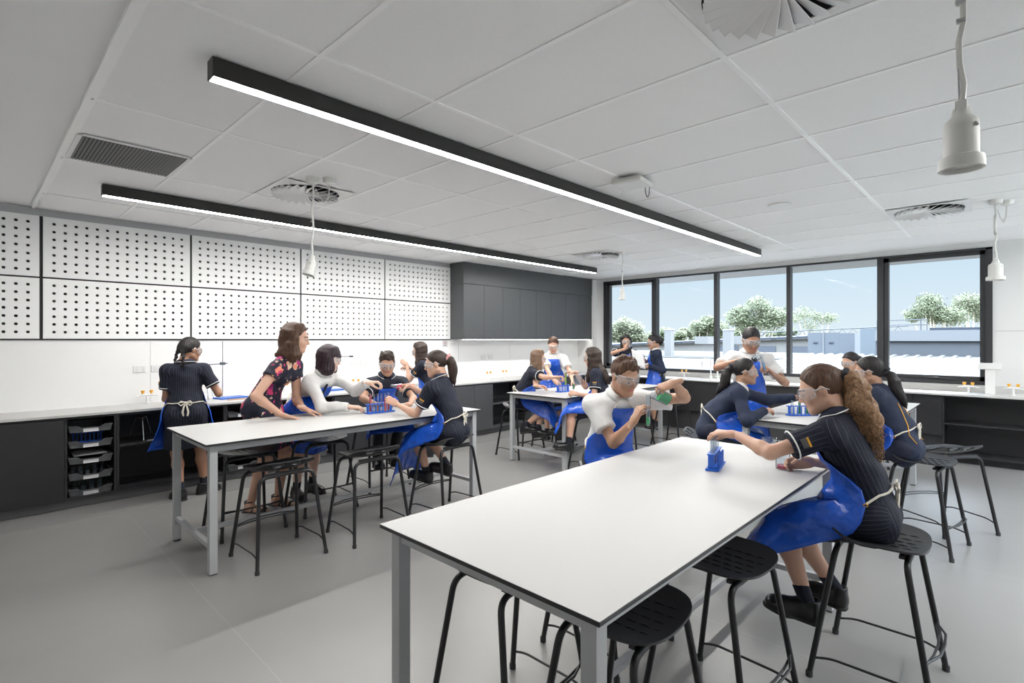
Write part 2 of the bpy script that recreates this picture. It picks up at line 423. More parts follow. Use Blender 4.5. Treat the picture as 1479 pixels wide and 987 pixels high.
# wall cupboards
wc = thing('wall_cupboard', 'dark grey run of tall wall cupboards with eight doors', 'wall cupboard', (7.06, 6.385, 1.505))
def wl(mb): mb.v = [(a - 7.06, b - 6.385, z - 1.505) for a, b, z in mb.v]; return mb
wl(MB().box(5.365, 8.77, 6.23, WY - .001, 1.507, CZ - .002)).build('carcass', M_GREYLAM, wc)
wl(MB().box(5.365, 8.77, 6.205, 6.229, 2.385, CZ - .002)).build('bulkhead_panel', M_GREYLAM, wc)
wl(MB().box(5.353, 5.364, 6.205, WY - .001, 1.507, 2.378).box(5.353, 5.364, 6.205, WY - .001, 2.384, CZ - .002)).build('side_panel', M_GREYLAM, wc)
dx = [5.366 + i * (8.77 - 5.366) / 8 for i in range(9)]
for i in range(8): wl(MB().bbox(dx[i] + .002, dx[i + 1] - .002, 6.208, 6.229, 1.507, 2.379, .0015)).build('door', M_GREYLAM, wc)
wl(MB().box(5.38, 8.76, 6.25, 6.27, 1.500, 1.5065)).build('light_strip', mat('strip_diffuser', (.9, .9, .9), .4, emit=((1, .97, .92), 9.0)), wc)

# ================================================================== BENCHES, WINDOW SIDE
def xcab(y0, y1, label, openu=False, shelf=()):
    c = thing('base_cabinet', label, 'cabinet', (8.6, (y0 + y1) / 2, 0)); L = c.location
    def loc(mb): mb.v = [(a - L[0], b - L[1], z - L[2]) for a, b, z in mb.v]; return mb
    t = .018
    if openu:
        mb = MB().box(8.32, WX - .03, y0, y0 + t, .085, .817).box(8.32, WX - .03, y1 - t, y1, .085, .817).box(8.32, WX - .03, y0 + t, y1 - t, .085, .103).box(8.32, WX - .03, y0 + t, y1 - t, .799, .817).box(8.70, 8.72, y0 + t, y1 - t, .103, .799)
        loc(mb).build('carcass', M_BLACKLAM, c)
        for s in shelf: loc(MB().box(8.33, 8.70, y0 + t, y1 - t, s, s + .018)).build('shelf', M_BLACKLAM, c)
        loc(MB().box(8.40, 8.42, y0, y1, 0, .084)).build('kickboard', M_BLACKLAM, c)
    else:
        loc(MB().bbox(8.32, 8.86, y0, y1, .32, .817, .002)).build('apron_panel', M_BLACKLAM, c)
        loc(MB().box(8.40, 8.86, y0, y1, .001, .319)).build('lower_panel', mat('grey_black_laminate', (.045, .045, .048), .4), c)
xcab(2.9, 5.97, 'long black panelled bench front below the tall tap and the far windows')
xcab(.95, 2.896, 'black panelled bench front behind the right-hand table')
xcab(.668, .946, 'narrow black cupboard left of the open shelves at far right')
xcab(-1.2, .664, 'open black shelf unit under the right end of the window', True, (.46,))
xcab(-2.55, -1.204, 'black open unit beyond the right edge', True, (.46,))

# ================================================================== LINEAR LIGHTS
M_LAMPB = mat('black_lamp_body', (.02, .019, .018), .45)
M_LAMPE = mat('lamp_diffuser', (1, 1, 1), .5, emit=((1.0, .985, .955), LAMP))
def linlight(y, lab, cx=4.06):
    L = 6.67; c = thing('linear_light', lab, 'light', (cx, y, CZ - .09))
    b = MB(); b.box(-L / 2, L / 2, -.036, -.031, 0, .084).box(-L / 2, L / 2, .031, .036, 0, .084).box(-L / 2, L / 2, -.031, .031, .07, .084)
    b.box(-L / 2, -L / 2 + .006, -.031, .031, 0, .07).box(L / 2 - .006, L / 2, -.031, .031, 0, .07)
    b.build('lamp_housing', M_LAMPB, c)
    MB().box(-L / 2 + .006, L / 2 - .006, -.0305, .0305, .001, .007).build('diffuser', M_LAMPE, c)
    return c
linlight(2.51, 'long black linear ceiling light nearest the camera')
linlight(5.16, 'long black linear ceiling light near the perforated wall')
linlight(-1.25, 'added black linear ceiling light behind the camera, out of frame, brightening the room', 5.2)  # added lamp out of view, lifts the light on the right side

# ================================================================== CEILING FITTINGS
M_DIFF = mat('white_diffuser_metal', (.76, .76, .76), .4)
def swirl(loc, lab):
    c = thing('swirl_diffuser', lab, 'air diffuser', loc)
    s = .297; r0 = .262
    mb = MB(); N = 48; vs_ = []
    for k in range(N):
        a = 2 * PI * (k + .5) / N; q = s / max(abs(math.cos(a)), abs(math.sin(a))); q = min(q, s * 1.35); vs_.append((q * math.cos(a), q * math.sin(a), -.006))
    for k in range(N):
        a = 2 * PI * (k + .5) / N; vs_.append((r0 * math.cos(a), r0 * math.sin(a), -.006))
    for k in range(N):
        a = 2 * PI * (k + .5) / N; vs_.append((r0 * math.cos(a), r0 * math.sin(a), .0))
    fs = []
    for k in range(N):
        p = (k + 1) % N; fs += [(k, N + k, N + p, p), (N + k, 2 * N + k, 2 * N + p, N + p)]
    mb.add(vs_, fs)
    for sx_ in (-1, 1):
        for sy_ in (-1, 1):
            q = sorted(vs_[:N], key=lambda v: (v[0] - sx_ * s) ** 2 + (v[1] - sy_ * s) ** 2)[:2]
            mb.add([q[0], q[1], (sx_ * s, sy_ * s, -.006)], [(0, 1, 2)])
    mb.build('face_plate', M_DIFF, c)
    MB().lathe([(0, -.0005), (r0, -.0005)], 48).build('dark_plenum', M_DARK, c)
    NV = 24
    for k in range(NV):
        a = 2 * PI * k / NV; ca, sa = math.cos(a), math.sin(a); T = Vector((-sa, ca, 0)); U = Vector((ca, sa, 0))
        v = MB(); w1 = 2 * PI * .04 / NV * .55; w2 = 2 * PI * r0 / NV * .50
        a0, a1 = U * .035, U * (r0 - .006)
        p = [a0 - T * w1, a0 + T * w1, a1 + T * w2, a1 - T * w2]
        z = [-.010, -.004, .0, -.036]
        top = [Vector((q.x, q.y, zz)) for q, zz in zip(p, z)]
        bot = [q + Vector((0, 0, -.003)) for q in top]
        v.add(top + bot, [(0, 1, 2, 3), (7, 6, 5, 4), (0, 4, 5, 1), (1, 5, 6, 2), (2, 6, 7, 3), (3, 7, 4, 0)])
        v.tube([top[0], top[3]], [.002, .0042], 6)
        v.build('vane', M_DIFF, c)
    MB().lathe([(0, -.014), (.03, -.013), (.038, -.006), (.038, -.001)], 20).build('hub', M_DIFF, c)
    return c
d0 = swirl((1.94, .58, CZ - .004), 'large swirl air diffuser cut by the top edge above the near table')
dup(d0, (6.27, .60, CZ - .004), 0, 'swirl air diffuser near the right-hand end of the window')
dup(d0, (1.94, 4.24, CZ - .004), 0, 'swirl air diffuser above the left table, beside twin cord roses')
dup(d0, (6.30, 4.30, CZ - .004), 0, 'swirl air diffuser at the far end, beside a hanging cord')

c = thing('return_air_grille', 'dark grey slatted return air grille in the ceiling at left', 'air grille', (.745, 4.265, CZ - .004))
MB().box(-.30, -.275, -.275, .275, -.006, 0).box(.275, .30, -.275, .275, -.006, 0).box(-.275, .275, -.30, -.272, -.006, 0).box(-.275, .275, .272, .30, -.006, 0).build('frame', M_DIFF, c)
MB().box(-.275, .275, -.272, .272, -.001, 0).build('backing', M_DARK, c)
gm = MB()
for i in range(28):
    x = -.268 + i * .0195; M = Matrix.Translation((x, 0, -.006)) @ Matrix.Rotation(R(35), 4, 'Y'); gm.box(-.007, .007, -.27, .27, -.001, .001, M=M)
tag(gm.build('slats', mat('grille_grey', (.17, .17, .175), .5), c))

c = thing('access_point', 'white square ceiling device with a dangling black cable loop', 'ceiling device', (3.47, 2.09, CZ - .004))
mb = MB().bbox(-.12, .12, -.12, .12, -.055, -.018, .02, seg=3); mb.box(-.07, .07, -.07, .07, -.02, 0)
c.rotation_euler.z = R(8); mb.build('housing', M_OFFW, c)
MB().bbox(.15, .21, -.09, -.03, -.03, 0, .006).tube([(.16, -.06, -.02), (.11, -.05, -.03)], .012, 8).build('bracket', M_OFFW, c)
MB().tube([(.11 + .045 - .045 * math.cos(PI * k / 12), -.06, -.03 - .085 * math.sin(PI * k / 12)) for k in range(13)], .0035, 6).build('cable', M_FRAME, c)

c = thing('ceiling_speaker', 'small round flush white ceiling disc right of the black light', 'ceiling disc', (5.09, 1.545, CZ))
MB().lathe([(.095, -.001), (.10, -.006), (.085, -.010), (.072, -.006), (.070, -.008), (0, -.011)], 32).build('cover', M_WHITEP, c)

# hanging service pendants: ceiling rose, cord, gas/power socket head
def pendant(loc, zb, hlen, lab, tilt=0, r=.037, twin=True, dark=False):
    c = thing('service_pendant', lab, 'hanging socket', loc); m = M_OFFW
    MB().lathe([(.05, -.0), (.05, -.012), (.042, -.035), (.02, -.045), (0, -.045)], 20).build('ceiling_rose', m, c)
    if twin: MB().lathe([(.05, -.0), (.05, -.012), (.042, -.035), (.02, -.045), (0, -.045)], 20, c=(.10, -.07, 0)).build('ceiling_rose', m, c)
    top = zb + hlen; zt = top - loc[2]; s = math.sin(tilt)
    cord = [(0, 0, -.04)] + [(.006 * math.sin(k * 1.3), .006 * math.cos(k * 1.7), -.04 + (zt + .04) * k / 10) for k in range(1, 10)] + [(0, 0, zt)]
    k_ = MB().tube(cord, .0075, 8)
    if twin: k_.tube([(.10, -.07, -.04), (.095, -.065, -.14), (.07, -.05, -.19), (.045, -.03, -.15), (.02, -.01, -.08), (.008, .008, -.14), (.009, .009, zt * .55)], .0045, 6)
    k_.build('cord', m, c)
    sc_ = [(.009, 0, zt + .22), (.012, .004, zt + .15), (-.008, .006, zt + .11), (-.012, .004, zt + .05), (0, .004, zt + .012), (.012, .004, zt + .05), (.008, .006, zt + .10)]
    MB().tube(sc_, .0022, 6).bbox(-.012, .012, -.010, .010, zt * .55 - .004, zt * .55 + .004, .002).bbox(-.012, .012, -.010, .010, zt + .225, zt + .232, .002).build('support_wire', M_STEEL, c)
    M = Matrix.Translation((0, 0, zt)) @ Matrix.Rotation(tilt, 4, 'Y')
    b = MB().lathe([(0, 0), (r * .45, 0), (r * .5, -.006), (r * .55, -.02), (r * .95, -.035), (r, -.05), (r, -hlen + .035), (r * 1.28, -hlen + .030), (r * 1.32, -hlen + .018), (r * 1.32, -hlen), (r * 1.1, -hlen), (r * 1.08, -hlen + .012), (0, -hlen + .012)], 28, M=M)
    b.bbox(-r * .45, r * .45, -r * .35, r * .35, -.03, .018, .004, M=M)
    h = b.build('socket_head', m, c)
    MB().lathe([(0, 0), (.006, .0), (.006, .004), (0, .005)], 10, M=M @ Matrix.Translation((-r * .6, -r * .8, -.055)) @ Matrix.Rotation(R(60), 4, 'X')).build('screw', M_STEEL, h)
    return c
pendant((1.80, .105, CZ), 1.945, .16, 'large white hanging service socket at top right, nearest the camera')
pendant((6.22, .135, CZ), 2.02, .17, 'white hanging service socket beside the right end of the window', r=.05)
pendant((1.80, 3.82, CZ), 1.98, .14, 'white hanging service socket before the perforated panels, tilted', tilt=R(14), r=.034)
pendant((6.31, 3.95, CZ), 2.055, .17, 'grey-looking hanging service socket against the far left window pane', r=.034, twin=False)

# ================================================================== TABLES
def table(x0, x1, y0, y1, lab):
    cx, cy = (x0 + x1) / 2, (y0 + y1) / 2; hx, hy = (x1 - x0) / 2, (y1 - y0) / 2
    c = thing('lab_table', lab, 'table', (cx, cy, 0), group='white laboratory tables')
    MB().bbox(-hx, hx, -hy, hy, BT - .0135, BT, .0015, seg=1).build('tabletop_edge', M_EDGE, c)
    MB().box(-hx + .0012, hx - .0012, -hy + .0012, hy - .0012, BT - .001, BT + .0006).build('tabletop', M_TOP, c)
    i = .03; q = .048; zt = BT - .0137
    for sx_ in (-1, 1):
        for sy_ in (-1, 1):
            ax = sx_ * (hx - i - q / 2); ay = sy_ * (hy - i - q / 2)
            l = MB().bbox(ax - q / 2, ax + q / 2, ay - q / 2, ay + q / 2, .006, zt, .003).build('leg', M_STEEL, c)
            MB().box(ax - q / 2 + .002, ax + q / 2 - .002, ay - q / 2 + .002, ay + q / 2 - .002, 0, .0065).build('foot_pad', M_EDGE, l)
    a = hx - i - q; b = hy - i - q
    f = MB()
    for sy_ in (-1, 1): f.box(-a, a, sy_ * (b + q / 2) - .014, sy_ * (b + q / 2) + .014, zt - .045, zt)
    for sx_ in (-1, 1): f.box(sx_ * (a + q / 2) - .014, sx_ * (a + q / 2) + .014, -b, b, zt - .045, zt)
    f.build('top_rail', M_STEEL, c)
    s = MB()
    for sx_ in (-1, 1): s.box(sx_ * (a + q / 2) - .015, sx_ * (a + q / 2) + .015, -b, b, .155, .185)
    s.box(-a - q / 2 + .015, a + q / 2 - .015, -.015, .015, .155, .185)
    s.build('stretcher', M_STEEL, c)
    return c
table(1.03, 3.365, 3.65, 4.585, 'white table with slim silver legs at left, adult in floral dress leaning on it')
table(1.02, 3.365, .70, 1.64, 'largest white table in the foreground with a black edge')
table(4.655, 6.98, 3.65, 4.585, 'white table at the back where green liquid is poured')
table(4.50, 6.83, .72, 1.70, 'white table at right beyond the foreground, green tubes on it')

# ================================================================== STOOLS
def seat_mesh():
    W, D = .43, .37; nx, ny = 44, 36; bm = bmesh.new(); grid = {}
    def prof(u, v):              # u -1..1 along x, v -1..1 front to back
        n = 3.4; s = (abs(u) ** n + abs(v) ** n) ** (1 / n)
        m_ = max(abs(u), abs(v)); k = m_ / s if s > 1e-9 else 1
        uu, vv = u * k, v * k
        x = uu * W / 2 * (1 - .04 * (1 - vv) / 2); y = -vv * D / 2
        z = .612 + .026 * uu * uu
        if vv > .30: t = (vv - .30) / .70; z += .060 * t * t * (3 - 2 * t) * (1 - .25 * uu * uu) + .012 * t
        if vv < -.5: t = (-vv - .5) / .5; z += .006 * t * t
        return x, y, z
    for i in range(nx + 1):
        for j in range(ny + 1):
            u, v = -1 + 2 * i / nx, -1 + 2 * j / ny
            grid[i, j] = bm.verts.new(prof(u, v))
    slots = []
    for i in range(nx):
        for j in range(ny):
            u, v = -1 + 2 * (i + .5) / nx, -1 + 2 * (j + .5) / ny
            x, y, z = prof(u, v)
            f = bm.faces.new((grid[i, j], grid[i, j + 1], grid[i + 1, j + 1], grid[i + 1, j]))
            hole = any(((x - hx) / .042) ** 2 + ((v - .76) / .155) ** 2 < 1 for hx in (-.062, .062))
            if hole: slots.append(f)
    bmesh.ops.delete(bm, geom=slots, context='FACES')
    loose = [v for v in bm.verts if not v.link_faces]
    bmesh.ops.delete(bm, geom=loose, context='VERTS')
    # round off the two hand holes
    for v in bm.verts:
        if v.is_boundary:
            for hx in (-.062, .062):
                vy = -v.co.y / (D / 2); d = math.sqrt(((v.co.x - hx) / .042) ** 2 + ((vy - .76) / .155) ** 2)
                if d < 1.35: v.co.x = hx + (v.co.x - hx) / d; v.co.y = -(.76 + (vy - .76) / d) * D / 2
    bmesh.ops.recalc_face_normals(bm, faces=bm.faces[:])
    r = bmesh.ops.solidify(bm, geom=bm.faces[:], thickness=.008)
    mb = MB().bm(bm, smooth=True)
    # small raised slots in four rows on the sitting surface
    for r_ in range(5):
        for k in range(5):
            x = -.10 + k * .05; y = .12 - r_ * .045 + (.022 if k % 2 else 0)
            zz = .6128 + .026 * (x / (W / 2)) ** 2
            mb.tube([(x, y - .017, zz - .001), (x + .001, y, zz + .0016), (x, y + .017, zz - .001)], .0026, 5)
    # rib under the seat
    mb.box(-.15, .15, -.135, -.115, .588, .606).box(-.15, .15, .095, .115, .588, .602)
    return mb
_seat = seat_mesh().mesh('seat', M_STOOLP)
def make_stool():
    c = thing('stool', 'x', 'stool')
    s = bpy.data.objects.new('seat', _seat); link(s); s.parent = c
    fx, fy = .235, .218; tx, ty = .185, .125; zt = .588
    for sy_ in (-1, 1):
        for sx_ in (-1, 1):
            mb = MB()
            p = [(sx_ * fx, sy_ * fy, .012), (sx_ * tx, sy_ * ty, zt - .005), (0, sy_ * ty, zt)]
            mb.tube(fillet(p, .055, 7), .0125, 10)
            l = mb.build('leg', M_STOOLF, c)
            MB().lathe([(.0145, 0), (.0148, .022), (.0125, .026)], 12, c=(sx_ * fx, sy_ * fy, 0)).build('rubber_foot', M_DARK, l)
    def at_(sx_, sy_, z): t = (z - .012) / (zt - .017); return Vector((sx_ * (fx + (tx - fx) * t), sy_ * (fy + (ty - fy) * t), z))
    for sx_ in (-1, 1):
        a, b = at_(sx_, -1, .085), at_(sx_, 1, .085)
        q = [a, a + Vector((0, .07, -.0)) + Vector((sx_ * .0, 0, .022)), b - Vector((0, .07, 0)) + Vector((0, 0, .022)), b]
        MB().tube(fillet(q, .03, 4), .0052, 7).build('side_bar', M_STOOLF, c)
    f = MB()
    for dz in (0, .024):
        a, b = at_(-1, 1, .205 + dz * .4), at_(1, 1, .205 + dz * .4)
        f.tube([a, a * .75 + b * .25 + Vector((0, .018 + dz, .004)), a * .5 + b * .5 + Vector((0, .024 + dz, .006)), a * .25 + b * .75 + Vector((0, .018 + dz, .004)), b], .0052, 7)
    f.build('footrest', M_STOOLF, c)
    return c
# (x, y, rotation, label): the back lip of the seat is at -Y when unrotated
stools = [
 (1.505, 3.71, 2, 'empty black stool at the left table, nearest its left end on the camera side'),
 (2.17, 3.64, -2, 'empty black stool in the middle of the left table, camera side'),
 (2.88, 3.56, 4, 'black stool under the ponytail student in a blue apron at the left table'),
 (1.53, 4.43, 180, 'empty black stool pushed under the far side of the left table, at its left end'),
 (2.20, 4.50, 178, 'empty black stool under the far side of the left table, second from the left end'),
 (2.95, 4.76, 180, 'black stool under the boy in navy shirt at the red rack'),
 (2.84, .45, 180, 'black stool under the curly ponytail student in the foreground'),
 (2.13, .87, 176, 'empty black stool tucked under the foreground table, left of the curly ponytail student'),
 (1.50, .93, 183, 'black stool at bottom centre with its seat under the foreground table corner'),
 (1.49, 1.44, 180, 'black stool under the foreground table, nearest its left end'),
 (2.21, 1.47, 178, 'black stool under the foreground table, far side, behind the corner leg'),
 (3.0, 1.95, 182, 'black stool under the boy pouring green liquid'),
 (5.0, 4.66, 176, 'black stool under the long brown-haired student at the back table'),
 (5.06, 3.53, 2, 'black stool under the long black-haired student at the back table'),
 (5.76, 4.72, 182, 'black stool at the far side of the back table, before the standing white shirt student'),
 (5.98, 3.60, 0, 'black stool at the middle of the back table, camera side'),
 (7.03, 3.56, 0, 'black stool beside the right end of the back table'),
 (4.86, .50, 172, 'black stool under the student in navy and gold jacket'),
 (5.42, .42, -38, 'black stool with visible hand holes just behind the navy and gold jacket'),
 (4.60, 2.02, 200, 'black stool under the student in navy jumper at the right table'),
 (7.14, 1.30, 90, 'black stool at the far end of the right table under the half-hidden student'),
]
st0 = make_stool()
for i, (x, y, rz, lab) in enumerate(stools):
    if i == 0: o = st0; o.location = (x, y, 0); o.rotation_euler = (0, 0, R(rz)); tag(o, lab, 'stool', 'black laboratory stools')
    else: dup(st0, (x, y, 0), R(rz), lab, 'black laboratory stools')

# ================================================================== TRAYS
M_TRAY = mat('grey_tray_plastic', (.10, .105, .11), .4)
def tray(x, z, lab, w_=.315):
    c = thing('storage_tray', lab, 'tray', (x, 6.05, z), group='grey trays in the bench')
    h = w_ / 2; d = .40
    b = MB()
    zt = .066
    prof = [(-h, zt), (-h * .62, zt), (-h * .42, zt - .022), (h * .42, zt - .022), (h * .62, zt), (h, zt)]
    fv = [(-h + .012, 0, .0), (h - .012, 0, .0)]
    pts = [(-h + .012, .0, 0)] + [(a, .0, z_) for a, z_ in prof] + [(h - .012, 0, 0)]
    n = len(pts); v = [(p[0], 0, p[2]) for p in pts] + [(p[0], .006, p[2]) for p in pts]
    b.add(v, [tuple(range(n)), tuple(range(2 * n - 1, n - 1, -1))] + [(i, n + i, n + (i + 1) % n, (i + 1) % n) for i in range(n)])
    b.box(-h + .012, -h + .016, 0, d, 0, zt).box(h - .016, h - .012, 0, d, 0, zt).box(-h + .012, h - .012, 0, d, 0, .004).box(-h + .012, h - .012, d - .004, d, 0, zt)
    b.box(-h, -h + .016, 0, d, zt - .004, zt).box(h - .016, h, 0, d, zt - .004, zt)
    for i in range(len(prof) - 1):
        a, z0_ = prof[i]; a2, z1_ = prof[i + 1]
        b.add([(a, -.012, z0_), (a2, -.012, z1_), (a2, .002, z1_), (a, .002, z0_), (a, -.012, z0_ - .009), (a2, -.012, z1_ - .009), (a2, .002, z1_ - .009), (a, .002, z0_ - .009)],
              [(0, 1, 2, 3), (7, 6, 5, 4), (0, 4, 5, 1), (3, 2, 6, 7), (0, 3, 7, 4), (1, 5, 6, 2)])
    b.build('tray_body', M_TRAY, c)
    MB().box(-h * .34, h * .36, -.004, -.001, .003, .036).build('label_card', M_PAPER, c)
    return c
levels = [.136, .275, .418, .562, .70]
pos = ['lowest', 'second from bottom', 'middle', 'second from top', 'top']
for x, tw in ((.772, 'left tower'), (2.073, 'tower behind floral dress'), (2.882, 'tower behind bob hair')):
    for z, p in zip(levels, pos):
        if x > 1 and p == 'second from top' and x > 2.5: pass
        tray(x, z - .035, '%s grey storage tray with white label, %s' % (p, tw))

# ================================================================== LAB GEAR
def liquid(name, col, emit=None):
    return mat(name, col, .12, spec=.6, trans=0, coat=.3)
L_RED = liquid('red_liquid', (.80, .015, .012)); L_GREEN = liquid('green_liquid', (.0, .36, .07)); L_BLUE = liquid('blue_liquid', (.02, .06, .45))
L_AMBER = liquid('amber_liquid', (.75, .18, .02)); L_DARK = liquid('dark_blue_liquid', (.01, .012, .04)); L_YEL = liquid('yellow_green_liquid', (.45, .65, .03)); L_PINK = liquid('pink_red_liquid', (.75, .02, .06))

def tube_thing(loc, lab, liq=None, fill=.5, h=.15, r=.0095, rot=None, f0=0.):
    c = thing('test_tube', lab, 'test tube', loc)
    if rot: c.rotation_euler = rot
    MB().lathe([(0, 0), (r * .6, r * .25), (r * .95, r * .8), (r, r * 1.3), (r, h - .003), (r * 1.15, h), (r * .92, h), (r * .9, h - .004), (r * .9, r * 1.3), (r * .5, r * .4), (0, r * .2)], 16).build('glass', M_GLASS, c)
    if liq: MB().lathe([(0, r * .3 + f0 * h), (r * .5, r * .45 + f0 * h), (r * .84, r * 1.1 + f0 * h), (r * .84, fill * h), (0, fill * h)], 14).build('liquid', liq, c)
    return c
def rack(loc, rz, lab, L=.25, W=.065, n=6, pegs=True, seed=0):
    c = thing('test_tube_rack', lab, 'test tube rack', loc, rz)
    h = .085
    MB().bbox(-L / 2, L / 2, -W / 2, W / 2, 0, .011, .002).build('base_plate', M_BLUEP, c)
    for s in (-1, 1): MB().bbox(s * (L / 2 - .02) - .005, s * (L / 2 - .02) + .005, -.008, .022, .011, h - .006, .002).build('end_post', M_BLUEP, c)
    # top plate with round holes
    t = MB(); px = (L - .055) / n; r = .0115; N = 12; y0, y1 = -.012, .024; yc = .006
    for zz in (h - .006, h):
        for i in range(n):
            cx = -L / 2 + .0275 + px * (i + .5); v = []
            for q in range(N):
                a = 2 * PI * (q + .5) / N; k = 1 / max(abs(math.cos(a)), abs(math.sin(a))); v.append((cx + math.cos(a) * k * px / 2, yc + math.sin(a) * k * .018, zz))
            for q in range(N):
                a = 2 * PI * (q + .5) / N; v.append((cx + r * math.cos(a), yc + r * math.sin(a), zz))
            t.add(v, [(q, (q + 1) % N, N + (q + 1) % N, N + q) for q in range(N)])
    t.box(-L / 2, -L / 2 + .0275, y0, y1, h - .006, h).box(L / 2 - .0275, L / 2, y0, y1, h - .006, h)
    t.box(-L / 2 + .0275, L / 2 - .0275, y0 - .001, y0, h - .006, h).box(-L / 2 + .0275, L / 2 - .0275, y1, y1 + .001, h - .006, h)
    t.build('top_plate', M_BLUEP, c)
    if pegs:
        for i in range(n):
            cx = -L / 2 + .0275 + px * (i + .5)
            MB().lathe([(.0055, .011), (.0048, .075), (.003, .078), (0, .078)], 10, c=(cx, -.023, 0)).build('drying_peg', M_BLUEP, c)
    return c
def in_rack(rk, i, lab, liq=None, fill=.5, L=.25, n=6, h=.15, f0=0.):
    px = (L - .055) / n; x = -L / 2 + .0275 + px * (i + .5); a = rk.rotation_euler.z
    v = Matrix.Rotation(a, 3, 'Z') @ Vector((x, .006, .0115))
    return tube_thing(tuple(Vector(rk.location) + v), lab, liq, fill, h=h, f0=f0)
Z = BT + .0008
rk = rack((2.585, 4.15, Z), R(0), 'blue test tube rack of red tubes on the left table', L=.28)
in_rack(rk, 0, 'red filled test tube lifted at the left end of the red rack', L_RED, .92, L=.28, h=.17)
in_rack(rk, 1, 'empty clear test tube second from left in the red rack', None, L=.28, h=.16)
in_rack(rk, 2, 'test tube with a little amber liquid in the red rack', L_AMBER, .30, L=.28, h=.16)
in_rack(rk, 3, 'empty clear test tube in the middle of the red rack', None, L=.28, h=.16)
in_rack(rk, 4, 'red test tube second from right in the red rack', L_RED, .72, L=.28, h=.16)
in_rack(rk, 5, 'red test tube at the right end of the red rack', L_RED, .62, L=.28, h=.16)
rk = rack((2.69, 1.125, Z), R(14), 'blue test tube rack with pegs on the foreground table', L=.235)
in_rack(rk, 0, 'test tube of dark red liquid in the foreground rack', mat('dark_red_liquid', (.28, .004, .004), .1), .42, L=.235)
in_rack(rk, 1, 'clear test tube beside the dark red one in the foreground rack', None, L=.235)
in_rack(rk, 3, 'test tube with blue liquid in the foreground rack', L_BLUE, .5, L=.235)
in_rack(rk, 5, 'clear test tube at the far end of the foreground rack', None, L=.235, h=.16)
rk = rack((5.22, 4.13, Z), R(-8), 'blue test tube rack of blue tubes on the back table', L=.22)
in_rack(rk, 0, 'left clear test tube with blue drop in the back table rack', L_BLUE, .30, L=.22)
in_rack(rk, 2, 'blue test tube in the middle of the back table rack', L_BLUE, .62, L=.22)
in_rack(rk, 4, 'clear test tube right of the blue one in the back table rack', None, .6, L=.22)
rk = rack((5.02, 1.345, Z), R(-46), 'blue test tube rack with green tubes on the right table', L=.25)
in_rack(rk, 2, 'tall green test tube in the rack on the right table', L_GREEN, .62, L=.25, h=.19)
in_rack(rk, 4, 'short bright green test tube in the rack on the right table', mat('bright_green_liquid', (.02, .65, .12), .1), .48, L=.25, h=.14)
in_rack(rk, 5, 'pale green test tube at the right end of the rack on the right table', mat('pale_green_liquid', (.2, .7, .25), .1), .45, L=.25, h=.13)
in_rack(rk, 0, 'clear test tube at the left end of the rack on the right table', None, L=.25, h=.12)

def beaker(loc, lab, liq, fill=.35, h=.095, r=.034, rot=None, name='beaker'):
    c = thing(name, lab, 'beaker', loc)
    if rot: c.rotation_euler = rot
    MB().lathe([(0, 0), (r * .92, 0), (r, .005), (r, h - .004), (r * 1.07, h), (r * .97, h - .002), (r * .95, .007), (0, .004)], 28).build('glass', M_GLASS, c)
    if liq: MB().lathe([(0, .0045), (r * .9, .0045), (r * .935, .008), (r * .935, h * fill), (0, h * fill)], 24).build('liquid', liq, c)
    return c
def flask(loc, lab, liq, fill=.55, h=.12, r=.04, rot=None):
    c = thing('conical_flask', lab, 'flask', loc)
    if rot: c.rotation_euler = rot
    pr = [(0, 0), (r * .95, 0), (r, .006), (r * .98, .012), (.014, h * .72), (.012, h * .76), (.012, h - .003), (.015, h), (.0115, h - .002), (.0105, h * .76), (.012, h * .72), (r * .93, .013), (0, .003)]
    MB().lathe(pr, 24).build('glass', M_GLASS, c)
    if liq:
        zt = h * .72 * fill; rt = r * .94 + (.012 - r * .94) * ((zt - .012) / (h * .72 - .012))
        MB().lathe([(0, .004), (r * .9, .004), (r * .93, .012), (rt, zt), (0, zt)], 22).build('liquid', liq, c)
    return c
beaker((3.12, 1.00, Z), 'clear beaker with dark blue liquid on the foreground table', L_DARK, .42, h=.105, r=.041)
beaker((2.885, .86, Z), 'small beaker with red liquid held on the foreground table', L_PINK, .22, h=.085, r=.034)

# gas taps
def gas_tap(loc, rz, lab):
    c = thing('gas_tap', lab, 'gas tap', loc, rz)
    MB().lathe([(.022, 0), (.022, .006), (.011, .010), (.010, .075), (0, .075)], 18).build('stem', M_WHITEP, c)
    b = MB().tube([(-.075, 0, .080), (-.03, 0, .088), (.03, 0, .088), (.075, 0, .080)], [.006, .010, .010, .006], 10)
    b.tube([(-.075, 0, .08), (-.10, -.012, .076)], [.007, .004], 8).tube([(.075, 0, .08), (.10, -.012, .076)], [.007, .004], 8)
    b.build('nozzle_bar', M_WHITEP, c)
    for s in (-1, 1):
        k = MB().lathe([(.010, .092), (.010, .104), (0, .104)], 14, c=(s * .038, 0, 0)).build('knob_collar', M_WHITEP, c)
        MB().lathe([(.011, .104), (.013, .112), (.019, .134), (.016, .137), (0, .137)], 8, c=(s * .038, 0, 0), smooth=False).build('orange_knob', M_ORANGE, c)
    return c
